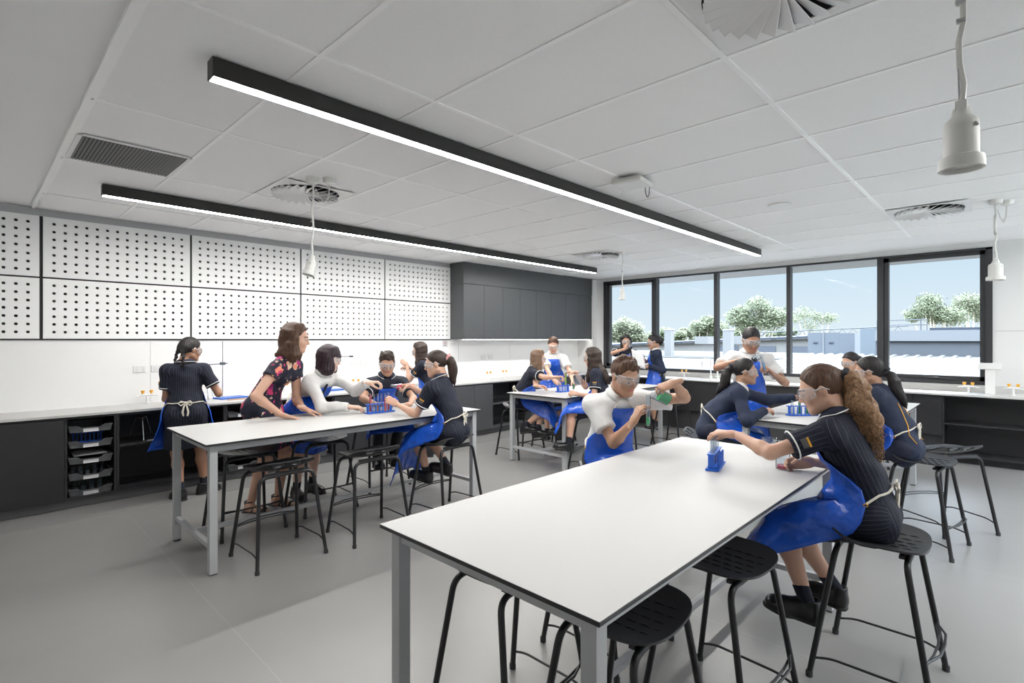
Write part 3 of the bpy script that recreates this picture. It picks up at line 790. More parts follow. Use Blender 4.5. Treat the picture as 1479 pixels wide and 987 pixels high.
taps = [(1.283, 6.47, 4, 'double gas tap with orange knobs at the left end of the bench'),
        (3.56, 6.30, 0, 'double gas tap with orange knobs between the bob-haired student and the boy'),
        (2.05 + .62, 6.42, 0, 'double gas tap with orange knobs behind the bob-haired student'),
        (5.93, 6.24, 0, 'double gas tap with orange knobs under the socket on the back bench'),
        (6.36, 6.30, 0, 'double gas tap right of its twin on the back bench, beside the brown-haired student'),
        (8.52, .43, 90, 'double gas tap left of the white pedestal under the window'),
        (8.55, .03, 90, 'double gas tap right of the white pedestal'),
        (8.62, 4.16, 90, 'double gas tap beside the navy jumper student at the window')]
for i, (x, y, rz, lab) in enumerate(taps):
    if i == 0: g0 = gas_tap((x, y, BT + .0005), R(rz), lab); g0['group'] = 'gas taps on the benches'
    else: dup(g0, (x, y, BT + .0005), R(rz), lab, 'gas taps on the benches')

def gooseneck(loc, rz, lab, h=.36, reach=.16, low=True):
    c = thing('gooseneck_tap', lab, 'tap', loc, rz)
    p = [(0, 0, .01), (0, 0, h - reach / 2)] + [(reach / 2 - reach / 2 * math.cos(PI * k / 10), 0, h - reach / 2 + reach / 2 * math.sin(PI * k / 10)) for k in range(1, 11)] + [(reach, 0, h - reach * .8)]
    MB().tube(p, .0095, 10).lathe([(.024, 0), (.024, .02), (.013, .035), (.011, .06), (0, .06)], 16).build('spout', M_WHITEP, c)
    for s in (-1, 1):
        MB().tube([(0, 0, .035), (0, s * .03, .045)], .006, 8).lathe([(.010, 0), (.011, .014), (0, .015)], 8, c=(0, s * .03, .042), smooth=False).build('tap_handle', mat('tap_handle_pale_green', (.55, .70, .60), .4), c)
    return c
gooseneck((8.60, 3.68, BT), R(150), 'tall white gooseneck tap on the window bench', h=.36, reach=.17)
gooseneck((8.68, 3.60, BT), R(200), 'short white gooseneck tap beside the tall one', h=.15, reach=.09)
gooseneck((4.62, 6.30, BT), R(200), 'white gooseneck tap behind the student at the left bench', h=.34, reach=.15)

# inset sinks
M_SINK = mat('steel_sink', (.35, .35, .36), .3, metal=.8)
tag(MB().bbox(4.40, 4.95, 6.08, 6.42, BT - .001, BT + .004, .003).build('cooktop_inset', mat('black_glass_top', (.02, .02, .02), .15)), 'flat black inset plate in the worktop behind the ponytail student', 'worktop inset')
c = thing('sink', 'shallow steel sink set in the window bench before the tall tap', 'sink', (8.50, 3.95, BT))
MB().box(-.10, .10, -.22, .22, .0, .002).build('rim', M_SINK, c); MB().box(-.085, .085, -.20, .20, .0015, .003).build('bowl', mat('painted_sink_shade', (.16, .16, .16), .3), c)  # inner part is a flat plate, its shade painted as darker grey

# power sockets on the left wall
def gpo(x, z, lab):
    c = thing('power_socket', lab, 'power socket', (x, WY - .001, z), group='double power sockets on the white wall')
    MB().bbox(-.056, .056, -.010, 0, -.036, .036, .003).build('cover_plate', M_WHITEP, c)
    for s in (-1, 1):
        MB().bbox(s * .028 - .008, s * .028 + .008, -.013, -.010, .008, .022, .001).build('rocker_switch', mat('switch_white', (.72, .72, .72), .3), c)
        m = MB()
        for (dx_, dz_) in ((-.007, -.008), (.007, -.008), (0, -.022)): m.box(s * .028 + dx_ - .0012, s * .028 + dx_ + .0012, -.0108, -.0098, dz_ - .004, dz_ + .004)
        m.build('pin_slots', M_DARK, c)
gpo(1.235, 1.198, 'white double power socket, left of the pair by the left bench student')
gpo(1.392, 1.196, 'white double power socket, right of the pair, next to the left bench student')
gpo(3.69, 1.19, 'white double power socket, left of the pair right of the bob hair')
gpo(3.83, 1.19, 'white double power socket, right of the pair right of the bob hair')
gpo(6.10, 1.20, 'white double power socket, left of the pair under the wall cupboards')
gpo(6.27, 1.20, 'white double power socket, right of the pair under the wall cupboards')
# small warning stickers
def sticker(x, lab):
    c = thing('warning_sticker', lab, 'sticker', (x, WY - .0012, 1.437))
    MB().box(-.05, .05, -.001, 0, -.05, .05).build('card', mat('sticker_grey', (.62, .60, .60), .5), c)
    m = MB(); m.tube([(.022 * math.cos(2 * PI * k / 16), -.0015, .008 + .022 * math.sin(2 * PI * k / 16)) for k in range(16)], .0022, 5, closed=True)
    m.tube([(-.015, -.0015, .023), (.015, -.0015, -.007)], .0022, 5).build('printed_symbol', mat('sticker_red', (.45, .10, .10), .5), c)
    for zz in (-.026, -.034): MB().box(-.03, .03, -.0018, -.001, zz - .0015, zz + .0015).build('printed_line', M_DARK, c)
sticker(2.72, 'small printed sticker just under the panels beside the adult\'s hair')
sticker(5.27, 'small printed sticker under the panels beside the far bench student')

# retort stand, tripods, wood strip, clamp
c = thing('retort_stand', 'retort stand with blue base and clamp on the left bench', 'retort stand', (2.06, 6.38, BT), R(12))
MB().bbox(-.16, .15, -.09, .09, 0, .018, .003).build('base_plate', M_BLUE2, c)
MB().tube([(-.10, 0, .018), (-.10, 0, .64)], .0055, 10).build('rod', M_CHROME, c)
MB().bbox(-.125, -.075, -.02, .015, .38, .41, .004).tube([(-.04, 0, .395), (-.34, -.03, .388)], .005, 8).tube([(-.33, -.03, .388), (-.37, -.012, .39), (-.40, -.02, .39)], .005, 6).tube([(-.33, -.03, .388), (-.37, -.05, .39), (-.40, -.04, .39)], .005, 6).build('clamp', mat('dark_metal_clamp', (.12, .13, .16), .35, metal=.6), c)
def tripod(loc, lab, h=.215, s=1.):
    c = thing('tripod', lab, 'tripod', loc)
    v = [(.055 * math.cos(2 * PI * k / 3 + .5), .055 * math.sin(2 * PI * k / 3 + .5), h) for k in range(3)]
    MB().tube(fillet(v + [v[0], v[1]], .01), .0045, 6).build('ring', mat('rusty_ring', (.18, .12, .09), .5, metal=.6), c)
    for k in range(3):
        a = 2 * PI * k / 3 + .5; MB().tube([(.052 * math.cos(a), .052 * math.sin(a), h - .003), (.115 * math.cos(a), .115 * math.sin(a), .005)], .0035, 6).build('leg', M_CHROME, c)
    return c
tripod((1.19, 6.24, .5185), 'metal tripod standing on the open black shelf')
tripod((1.80, 6.40, BT), 'metal tripod on the bench in front of the left student', h=.22)
c = thing('bunsen_burner', 'bunsen burner standing behind the left bench student', 'burner', (1.70, 6.36, BT))
MB().lathe([(.04, 0), (.04, .006), (.014, .016), (0, .016)], 18).build('base', mat('burner_green', (.55, .62, .10), .4), c)
MB().lathe([(.009, .014), (.009, .035), (.012, .035), (.012, .05), (.008, .05), (.008, .15), (0, .15)], 14).build('barrel', M_CHROME, c)
tag(MB().bbox(1.955, 2.14, 6.165, 6.195, BT + .0005, BT + .010, .002).build('wooden_splint', mat('pale_wood', (.55, .30, .13), .6)), 'pale wooden strip lying by the retort stand base', 'wood strip')
tag(MB().bbox(1.21, 1.36, 6.09, 6.13, .5185, .5195, .0003).build('paper_label', M_PAPER), 'small white card lying by the shelf tripod', 'card')
# blue rack, papers and bottles inside the left tray tower
rk = rack((.772, 6.25, .544 + .0045), 0, 'dark blue rack lying in the second tray from top', L=.24)
c = tag(MB().box(.66, .86, 6.10, 6.40, .4485, .4515).box(.68, .90, 6.09, 6.38, .4516, .4545).build('paper_stack', M_PAPER), 'stack of grey papers lying in the middle tray', 'papers')
for k in range(5): beaker((.665 + k * .052, 6.20, .244 + .0045), 'small clear glass bottle in the second tray from bottom', None, h=.085, r=.017, name='glass_vial')['group'] = 'glass vials in the second tray from bottom'
for k in range(4): beaker((.68 + k * .06, 6.22, .105), 'small clear glass bottle in the lowest tray', None, h=.085, r=.022, name='glass_vial')['group'] = 'glass vials in the lowest tray'

# white pedestal with sockets under the right end of the window
c = thing('service_pedestal', 'white T-shaped service pedestal on the bench at the window\'s right end', 'pedestal', (8.60, .235, BT), 0)
MB().bbox(-.05, .05, -.045, .045, 0, .30, .005).build('column', M_WHITEP, c)
MB().bbox(-.06, .06, -.105, .105, .30, .375, .006).build('head', M_WHITEP, c)

# clamp stand arm behind the bob hair
c = thing('retort_stand', 'retort stand mostly hidden behind the bob-haired student', 'retort stand', (3.30, 6.40, BT))
MB().bbox(-.14, .12, -.08, .08, 0, .018, .003).build('base_plate', M_BLUE2, c); MB().tube([(-.05, 0, .018), (-.05, 0, .60)], .0055, 10).build('rod', M_CHROME, c)
MB().tube([(-.05, 0, .44), (.20, -.06, .44)], .005, 8).bbox(.19, .24, -.075, -.05, .428, .452, .006).build('clamp', _mats['dark_metal_clamp'], c)

# ================================================================== OUTSIDE
def ridged(x0, x1, y0, y1, z, pitch, along='x', hgt=.04):
    mb = MB(); n = int((y1 - y0) / pitch)
    v = []; 
    for i in range(n):
        a = y0 + i * pitch
        for (d_, zz) in ((0, 0), (pitch * .55, 0), (pitch * .62, hgt), (pitch * .92, hgt), (pitch, 0)):
            v += [(x0, a + d_, z + zz), (x1, a + d_, z + zz)]
    f = [(2 * i, 2 * i + 1, 2 * i + 3, 2 * i + 2) for i in range(len(v) // 2 - 1)]
    return mb.add(v, f)
M_ROOF = mat('pale_metal_roof', (.115, .115, .11), .8, spec=.15)
M_CONC = mat('pale_concrete', (.17, .167, .16), .8, noise=(3, .12))
M_GREYW = mat('grey_pebble_wall', (.075, .082, .095), .8, noise=(90, .35))
M_BLUEW = mat('blue_grey_panel', (.088, .102, .12), .6)
M_LTGREY = mat('light_grey_panel', (.14, .148, .158), .6)
M_DKROOF = mat('dark_solar_roof', (.03, .038, .055), .4)
struct('ground', MB().box(-60, 160, -120, 160, -3.6, -3.4), mat('outside_ground', (.28, .28, .25), .9, noise=(.3, .2)))
def outthing(name, mb, m, lab, cat, group=None): return tag(mb.build(name, m), lab, cat, group)
# near ribbed roof rising gently away from the window
c = thing('metal_roof', 'pale ribbed metal roof just outside the right-hand windows', 'roof', (15.6, -1.0, .55))
q = ridged(-5.2, 5.2, -9, 6.4, .0, .30, hgt=.045); q.v = [(a_, b_, z_ + (a_ + 5.2) * .042) for a_, b_, z_ in q.v]; q.build('ribbed_sheet', M_ROOF, c)
MB().box(-5.1, 5.1, -9, 6.3, -3.9, -.12).build('wall_below', M_CONC, c)
MB().box(-5.3, 5.2, 6.4, 6.55, -.3, .12).build('fascia', mat('white_fascia', (.27, .27, .265), .5), c)
c = thing('parapet_building', 'grey pebbled wall with pale coping outside the rightmost pane', 'building', (21.0, -1.0, 0))
MB().box(0, 6, -9, 4.4, -3.4, 1.46).build('pebbled_wall', M_GREYW, c)
MB().box(-.1, 6, -9, 4.4, 1.461, 1.80).build('coping_band', M_LTGREY, c)
MB().box(.2, 5, -8, 3.0, 1.801, 1.88).build('solar_panels', M_DKROOF, c)
MB().box(.1, 3, 3.6, 4.35, 1.0, 1.62).build('pale_kerb', mat('white_fascia', (.27, .27, .265), .5), c)
r = MB()
for zz in (1.98, 2.14): r.tube([(0, 3.05, zz), (0, 4.35, zz)], .018, 6)
for yy in (3.05, 3.2, 4.35): r.tube([(0, yy, 1.8), (0, yy, 2.15)], .016, 6)
r.build('guard_rail', mat('truss_grey', (.07, .08, .095), .6), c)
c = thing('rooftop_plant_unit', 'blue-grey rooftop plant box with two small vents', 'plant unit', (30, 6.7, .72))
MB().box(0, 3, -.35, 1.05, 0, 1.14).build('casing', M_BLUEW, c); MB().box(-.04, .0, .32, .38, 0, 1.14).build('joint', M_LTGREY, c)
MB().box(0, 3, -1.0, -.352, 0, 1.10).build('right_casing', M_BLUEW, c)
for yy in (-.0, .7): MB().box(-.04, 0, yy - .10, yy + .10, .60, .66).build('vent', M_DKROOF, c)
f = MB()
for k in range(5): f.box(-.3, 3.2, -.9 + k * .45 - .03, -.9 + k * .45 + .03, -.12, 0)
f.box(-.3, -.2, -1.1, 1.2, -.05, .02).box(-.3, -.2, -1.1, -1.0, -.16, 0).box(-.3, -.2, 1.1, 1.2, -.16, 0).box(1, 1.1, -.2, .2, -.16, 0); f.build('support_frame', M_STEEL, c)
c = thing('rooftop_plant_unit', 'smaller blue-grey plant box beside the thick window post', 'plant unit', (27.5, 4.6, .72))
MB().box(0, 2, -.30, .42, -4.1, 1.28).build('casing', mat('blue_panel_light', (.11, .13, .15), .6), c)
MB().box(.3, 2, -1.0, -.302, .0, 1.15).build('side_casing', M_LTGREY, c)
c = thing('long_building', 'long low building with a dark roof edge and truss across the middle panes', 'building', (40, 14, 0))
Y_ = [(-10, 1.85), (-1, 1.50), (12, .95), (24, .75)]
mr = MB(); v = []
for (yy, zz) in Y_: v += [(-.3, yy, zz), (-.3, yy, zz + .14), (5, yy, zz + .3), (5, yy, zz + .1)]
mr.add(v, [(4 * i + j, 4 * i + 4 + j, 4 * i + 4 + (j + 1) % 4, 4 * i + (j + 1) % 4) for i in range(3) for j in range(4)] + [(0, 1, 2, 3), (15, 14, 13, 12)]); mr.build('dark_roof', M_DKROOF, c)
v = []
for (yy, zz) in Y_: v += [(0, yy, -3.4), (0, yy, zz - .01), (4.8, yy, zz - .01), (4.8, yy, -3.4)]
MB().add(v, [(4 * i + j, 4 * i + 4 + j, 4 * i + 4 + (j + 1) % 4, 4 * i + (j + 1) % 4) for i in range(3) for j in range(4)] + [(0, 1, 2, 3), (15, 14, 13, 12)]).build('pale_wall', M_CONC, c)
for k in range(5): MB().box(-.06, .01, -9.4 + k * 2.6, -7.6 + k * 2.6, .45, 1.05).build('painted_opening_shade', mat('opening_grey', (.07, .08, .10), .6), c)  # solid boxes on the wall, shade of the openings put into their grey
tr = MB()
for k in range(14):
    y = -.6 - k * .6; zb = 1.50 + (-1 - y) * .039 + .14
    tr.tube([(0, y, zb), (0, y - .3, zb + .40), (0, y - .6, zb + .02)], .018, 4)
tr.tube([(0, -.6, 2.03), (0, -9.2, 2.36)], .035, 4); tr.tube([(0, -.9, 2.0), (0, -.3, 1.62)], .03, 4); tr.build('roof_truss', mat('truss_grey', (.07, .08, .095), .6), c)
# other pale roofs between
c = thing('low_roof', 'wide pale flat roof outside the left-hand windows', 'roof', (27, 14, 0))
MB().box(-5.6, 9, -8.3, 16, -3.4, .56).build('slab', mat('pale_slab', (.13, .13, .127), .8, noise=(.6, .15)), c)
for k in range(4): MB().box(-5.5 + k * 3, -5.35 + k * 3, -8.2, 16, .561, .68 + .04 * k).build('roof_upstand', mat('white_fascia', (.27, .27, .265), .5), c)
rp_ = MB()
for k in range(3): rp_.tube([(-4.6 + .9 * k, -7, .70), (-4.6 + .9 * k, 14, .70)], .03, 6)
rp_.build('pipes', M_ROOF, c)
for k, (x, y, hh, ww) in enumerate(((23.6, 12.15, 1.98, .34), (22.2, 8.75, 1.90, .34), (34, 15.0, 1.72, .9), (35, 13.2, 1.75, .8))):
    c = thing('roof_flue', ['square pale flue left of the second window post', 'square pale flue behind the tall tap', 'white rooftop box far behind the tall flue', 'smaller white rooftop box right of the flue'][k], 'flue', (x, y, .6))
    mb = MB().box(-ww / 2, ww / 2, -ww / 2, ww / 2, (.0 if k < 2 else .62), hh - .6); mb.build('casing', mat('pale_flue', (.15, .153, .153), .6), c)
    if k < 2: MB().box(-ww / 2 - .02, ww / 2 + .02, -ww / 2 - .02, ww / 2 + .02, hh - .6, hh - .56).build('cap', M_STEEL, c)

c = thing('low_roof', 'pale grey flat roof close outside the left-hand windows', 'roof', (15.5, 12, 0))
MB().box(-5.4, 5.6, -6.2, 14, -3.4, .30).build('slab', mat('blue_grey_slab', (.13, .136, .145), .6, noise=(.8, .2)), c)
MB().box(5.0, 5.6, -6.2, 14, .301, .62).box(1.2, 1.4, -6.2, 14, .301, .42).build('white_kerb', mat('white_fascia', (.27, .27, .265), .5), c)

# gum trees
M_LEAF = [mat('gum_leaf_grey', (.125, .145, .085), .7, noise=(.8, .35)), mat('gum_leaf_olive', (.12, .14, .08), .7, noise=(.8, .35)), mat('leaf_pale', (.145, .16, .10), .7, noise=(.8, .3))]
M_BARK = mat('pale_bark', (.42, .37, .31), .8)
def tree(x, y, zb, clumps, lab, leaf=0, nleaf=420, ls=.16, seed=1, cat='tree'):
    rnd = random.Random(seed); c = thing('gum_tree', lab, cat, (x, y, zb), group='trees beyond the roofs')
    fo = MB(); tk = MB()
    for (dx_, dy_, dz_, rr) in clumps:
        for k in range(int(nleaf * 2.8)):
            a = rnd.random() * 2 * PI; b = math.acos(2 * rnd.random() - 1); q = rr * (rnd.random() ** .45)
            lump = .78 + .35 * mnoise.noise(Vector((math.cos(a) * 1.7 + dx_, math.sin(a) * 1.7 + dy_, math.cos(b) * 1.7 + dz_)))
            p = Vector((dx_ + q * lump * math.sin(b) * math.cos(a), dy_ + q * lump * math.sin(b) * math.sin(a), dz_ + q * lump * .72 * math.cos(b)))
            u = Vector((rnd.gauss(0, 1), rnd.gauss(0, 1), rnd.gauss(0, 1))).normalized(); v = u.orthogonal().normalized()
            s = ls * .50 * (.6 + rnd.random() * .9)
            fo.add([p + u * s, p + v * s * .7, p - u * s, p - v * s * .7], [(0, 1, 2, 3)])
        base = Vector((0, 0, 0)); top = Vector((dx_, dy_, dz_))
        mid = base * .5 + top * .5 + Vector((rnd.uniform(-.3, .3), rnd.uniform(-.3, .3), .2))
        tk.tube([base, base * .75 + mid * .25 + Vector((0, 0, .2)), mid, top], [.20, .15, .10, .04], 6)
    fo.build('foliage', M_LEAF[leaf], c); tk.build('trunk', M_BARK, c)
    return c
def gum(px, py, d, wpx, hpx, lab, n=7, leaf=0, seed=1, nleaf=420, ls=.16):
    """crown centred where the line of sight through (px, py) lies d metres out"""
    f_ = Vector((math.cos(R(43.94)), math.sin(R(43.94)), 0)); r_ = Vector((math.sin(R(43.94)), -math.cos(R(43.94)), 0))
    p = f_ * d + r_ * ((px - 739.5) / FPX * d); zc = 1.5 + (491 - py) / FPX * d
    W = wpx / FPX * d; H_ = hpx / FPX * d; rnd = random.Random(seed); cl_ = []
    for k in range(n):
        t = (k + .5) / n - .5
        lat = t * W * .8; hgt = (rnd.random() - .42) * H_ * .62 * (1 - abs(t)); v = r_ * lat + f_ * rnd.uniform(-.6, .6)
        cl_.append((v.x, v.y, zc + 3.4 + hgt, min(W, H_) * rnd.uniform(.30, .44)))
    tree(p.x, p.y, -3.4, cl_, lab, leaf, nleaf, ls, seed)
gum(1094, 456, 68, 88, 60, 'spreading gum tree above the boy in the middle pane', 9, 0, 3, 380, 0.24)
gum(1175, 462, 82, 64, 42, 'sparse gum tree with open branches right of the middle post', 6, 0, 5, 150, 0.20)
gum(1350, 452, 62, 74, 56, 'round gum tree in the rightmost pane, left half', 8, 0, 8, 380, 0.20)
gum(1402, 450, 77, 60, 60, 'gum tree cut by the right edge of the rightmost pane', 7, 2, 9, 380, 0.20)
gum(903, 480, 74, 60, 52, 'bushy grey-green tree in the leftmost pane', 8, 2, 11, 420, 0.26)
gum(938, 490, 92, 46, 32, 'lower tree right of the bushy one in the leftmost pane', 6, 1, 12, 420, 0.26)
gum(968, 486, 78, 40, 34, 'olive tree left in the second pane', 6, 1, 13, 420, 0.26)
gum(996, 486, 90, 46, 30, 'pale olive tree behind the flue in the second pane', 6, 2, 14, 420, 0.26)
gum(1022, 480, 74, 44, 42, 'taller gum tree beside the second window post', 7, 0, 15, 420, 0.26)
gum(1056, 484, 90, 34, 30, 'low tree at the left edge of the third pane', 5, 1, 16, 420, 0.26)
gum(1128, 484, 82, 44, 22, 'low tree line behind the long roof', 6, 1, 17, 350, 0.26)
# low hedge of scrub at the horizon

# ================================================================== PEOPLE: ENGINE
def V3(p): return np.array(p, dtype=np.float64)
def nrm(v): v = np.asarray(v, float); return v / (np.linalg.norm(v) + 1e-12)

class Field:
    """distance field made of tapered capsules and ellipsoids blended into one surface"""
    def __init__(s): s.p = []
    def cap(s, a, b, ra, rb, k=.02, ax=None, sq=1., clip=None, op='u', str_=None, m=0):
        a, b = V3(a), V3(b); R_ = max(ra, rb) * max(1., sq)
        ba = b - a; l2 = max(1e-9, ba @ ba)
        if ax is not None: ax = nrm(ax)
        def f(P):
            q = P - a
            if ax is not None:
                c = q @ ax; cb = ba @ ax; t = np.clip((q @ ba) / l2, 0, 1); d = q - t[:, None] * ba
                e = d @ ax; d2 = np.maximum((d * d).sum(1) - e * e, 0) + (e / sq) ** 2
                return (np.sqrt(d2) - (ra + (rb - ra) * t)) * min(1., .5 + .5 * sq)
            t = np.clip((q @ ba) / l2, 0, 1); d = q - t[:, None] * ba
            return np.sqrt((d * d).sum(1)) - (ra + (rb - ra) * t)
        s.p.append((f, np.minimum(a, b) - R_, np.maximum(a, b) + R_, k, clip, op, str_, m)); return s
    def ell(s, c, r, M=None, k=.02, clip=None, op='u', str_=None, m=0):
        c = V3(c); r = V3(r); M = np.eye(3) if M is None else np.asarray(M)
        ext = np.abs(M) @ r
        def f(P):
            q = (P - c) @ M; k0 = np.sqrt(((q / r) ** 2).sum(1)); k1 = np.sqrt(((q / (r * r)) ** 2).sum(1)) + 1e-9
            return k0 * (k0 - 1) / k1
        s.p.append((f, c - ext, c + ext, k, clip, op, str_, m)); return s
    @staticmethod
    def _one(pr, P):
        d = pr[0](P)
        if pr[4]:
            for (cp, cn) in pr[4]: d = np.maximum(d, (P - V3(cp)) @ nrm(cn))
        return d
    @staticmethod
    def _mix(D, d, k, op):
        if op == 'u':
            h = np.maximum(k - np.abs(D - d), 0) / k; return np.minimum(D, d) - h * h * k * .25
        d = -d; h = np.maximum(k - np.abs(D - d), 0) / k; return np.maximum(D, d) + h * h * k * .25
    def ev(s, P, only=None):
        P = np.asarray(P, float); D = np.full(len(P), .5)
        for pr in s.p: D = s._mix(D, s._one(pr, P), pr[3], pr[5])
        return D
    def grad(s, P, e=.002):
        g = np.zeros_like(P)
        for i in range(3):
            o = np.zeros(3); o[i] = e; g[:, i] = s.ev(P + o) - s.ev(P - o)
        return g / (np.linalg.norm(g, axis=1)[:, None] + 1e-9)
    def mesh(s, h, disp=None, smooth=1):
        us = [p for p in s.p if p[5] == 'u']
        lo = np.min([p[1] for p in us], 0) - 3 * h; hi = np.max([p[2] for p in us], 0) + 3 * h
        n = np.ceil((hi - lo) / h).astype(int) + 1
        D = np.full(n, .06, dtype=np.float32)
        A = [lo[i] + h * np.arange(n[i]) for i in range(3)]
        for pr in s.p:
            mg = pr[3] + 2.5 * h
            i0 = np.maximum(0, np.floor((pr[1] - mg - lo) / h).astype(int)); i1 = np.minimum(n, np.ceil((pr[2] + mg - lo) / h).astype(int) + 1)
            if np.any(i1 <= i0): continue
            sl = tuple(slice(i0[i], i1[i]) for i in range(3))
            G = np.stack(np.meshgrid(A[0][sl[0]], A[1][sl[1]], A[2][sl[2]], indexing='ij'), -1).reshape(-1, 3)
            d = s._one(pr, G).reshape(D[sl].shape)
            D[sl] = s._mix(D[sl], d, pr[3], pr[5])
        if disp is not None:
            near = np.abs(D) < .03; I = np.argwhere(near); P = lo + I * h; D[near] += disp(P)
        return nets(D, lo, h, smooth)
    def owner(s, P):
        """which shape each point lies closest to"""
        best = np.full(len(P), 9.); idx = np.zeros(len(P), int)
        for i, pr in enumerate(s.p):
            if pr[5] != 'u': continue
            d = s._one(pr, P); m = d < best; best[m] = d[m]; idx[m] = i
        return idx

def nets(D, lo, h, smooth=1):
    n = D.shape; ins = D < 0
    c = np.zeros((n[0] - 1, n[1] - 1, n[2] - 1), dtype=np.int8)
    for i in (0, 1):
        for j in (0, 1):
            for k in (0, 1): c += ins[i:n[0] - 1 + i, j:n[1] - 1 + j, k:n[2] - 1 + k]
    act = (c > 0) & (c < 8); I = np.argwhere(act)
    if len(I) == 0: return np.zeros((0, 3)), np.zeros((0, 4), int)
    idm = np.full(act.shape, -1, dtype=np.int64); idm[act] = np.arange(len(I))
    S = np.zeros((len(I), 3)); C = np.zeros(len(I))
    cor = [(i, j, k) for i in (0, 1) for j in (0, 1) for k in (0, 1)]
    val = {q: D[I[:, 0] + q[0], I[:, 1] + q[1], I[:, 2] + q[2]].astype(float) for q in cor}
    for a in cor:
        for ax in range(3):
            if a[ax] == 0:
                b = list(a); b[ax] = 1; b = tuple(b); va, vb = val[a], val[b]; m = (va < 0) != (vb < 0)
                t = np.where(m, va / np.where(np.abs(va - vb) < 1e-12, 1, va - vb), 0)
                for q in range(3): S[:, q] += np.where(m, a[q] + (t if q == ax else 0), 0)
                C += m
    Vv = lo + (I + S / C[:, None]) * h
    F = []
    for ax in range(3):
        u, v = [(1, 2), (2, 0), (0, 1)][ax]
        s0 = [slice(1, n[i] - 1) for i in range(3)]; s0[ax] = slice(0, n[ax] - 1)
        s1 = list(s0); s1[ax] = slice(1, n[ax])
        a, b = ins[tuple(s0)], ins[tuple(s1)]; E = np.argwhere(a != b)
        if len(E) == 0: continue
        fl = a[tuple(E.T)]; off = np.array([s_.start for s_ in s0]); E = E + off
        q = []
        for du, dv in ((1, 1), (0, 1), (0, 0), (1, 0)):
            w_ = E.copy(); w_[:, u] -= du; w_[:, v] -= dv; q.append(idm[tuple(w_.T)])
        q = np.stack(q, 1); q[~fl] = q[~fl][:, ::-1]; F.append(q)
    F = np.concatenate(F)
    F = F[(F >= 0).all(1)]
    for _ in range(smooth):
        acc = np.zeros_like(Vv); cnt = np.zeros(len(Vv))
        for a, b in ((0, 1), (1, 2), (2, 3), (3, 0)):
            np.add.at(acc, F[:, a], Vv[F[:, b]]); np.add.at(acc, F[:, b], Vv[F[:, a]])
            np.add.at(cnt, F[:, a], 1); np.add.at(cnt, F[:, b], 1)
        Vv = Vv * .5 + .5 * acc / np.maximum(cnt, 1)[:, None]
    return Vv, F

class Soup:
    """several meshes collected into one object, with material slots and an optional stripe attribute"""
    def __init__(s): s.V = []; s.F = []; s.M = []; s.A = []; s.n = 0
    def add(s, Vv, F, m=0, attr=None):
        Vv = np.asarray(Vv, float)
        if len(Vv) == 0: return s
        s.V.append(Vv); F = [tuple(int(i) + s.n for i in f) for f in F]; s.F += F
        s.M += (list(m) if hasattr(m, '__len__') else [m] * len(F)); s.A.append(attr if attr is not None else np.full(len(Vv), .5)); s.n += len(Vv); return s
    def mb(s, mb, m=0): return s.add(np.array([tuple(v) for v in mb.v]), mb.f, m)
    def build(s, name, mats, parent):
        me = bpy.data.meshes.new(name); Vv = np.concatenate(s.V); me.from_pydata(Vv.tolist(), [], s.F)
        for m in mats: me.materials.append(m)
        me.polygons.foreach_set('material_index', s.M); me.polygons.foreach_set('use_smooth', [True] * len(s.F))
        a = me.attributes.new('stripe', 'FLOAT', 'POINT'); a.data.foreach_set('value', np.concatenate(s.A).astype(np.float32))
        me.update(); o = bpy.data.objects.new(name, me); link(o); o.parent = parent; return o

def RX(a): c, s = math.cos(a), math.sin(a); return np.array([[1, 0, 0], [0, c, -s], [0, s, c]])
def RY(a): c, s = math.cos(a), math.sin(a); return np.array([[c, 0, s], [0, 1, 0], [-s, 0, c]])
def RZ(a): c, s = math.cos(a), math.sin(a); return np.array([[c, -s, 0], [s, c, 0], [0, 0, 1]])

def ik(a, t, l1, l2, pole):
    a, t = V3(a), V3(t); d = t - a; L = np.linalg.norm(d); u = d / (L + 1e-9); Lc = min(L, (l1 + l2) * .995); Lc = max(Lc, abs(l1 - l2) * 1.05 + .01)
    x = (l1 * l1 - l2 * l2 + Lc * Lc) / (2 * Lc); y = math.sqrt(max(0, l1 * l1 - x * x))
    p = V3(pole); p = p - u * (p @ u)
    p = nrm(p) if np.linalg.norm(p) > 1e-5 else nrm(np.cross(u, [0, 0, 1]))
    return a + u * x + p * y, a + u * Lc

# ---------------------------------------------------------------- cloth and hair materials
def skin(name, col):
    m = mat(name, col, .48, noise=(9, .06), bump=(420, .03))
    b = m.node_tree.nodes['Principled BSDF']; b.inputs['Subsurface Weight'].default_value = .12
    b.inputs['Subsurface Radius'].default_value = (.012, .005, .003); b.inputs['Subsurface Scale'].default_value = 1.0
    return m
SK_LIGHT = skin('skin_light', (.60, .36, .26)); SK_TAN = skin('skin_tan', (.47, .27, .18)); SK_BROWN = skin('skin_brown', (.36, .19, .12)); SK_PALE = skin('skin_pale', (.68, .46, .36))
M_LIP = mat('lips', (.42, .14, .12), .4); M_EYEW = mat('eye_white', (.42, .40, .39), .3); M_IRIS = mat('iris_dark', (.03, .018, .012), .15)

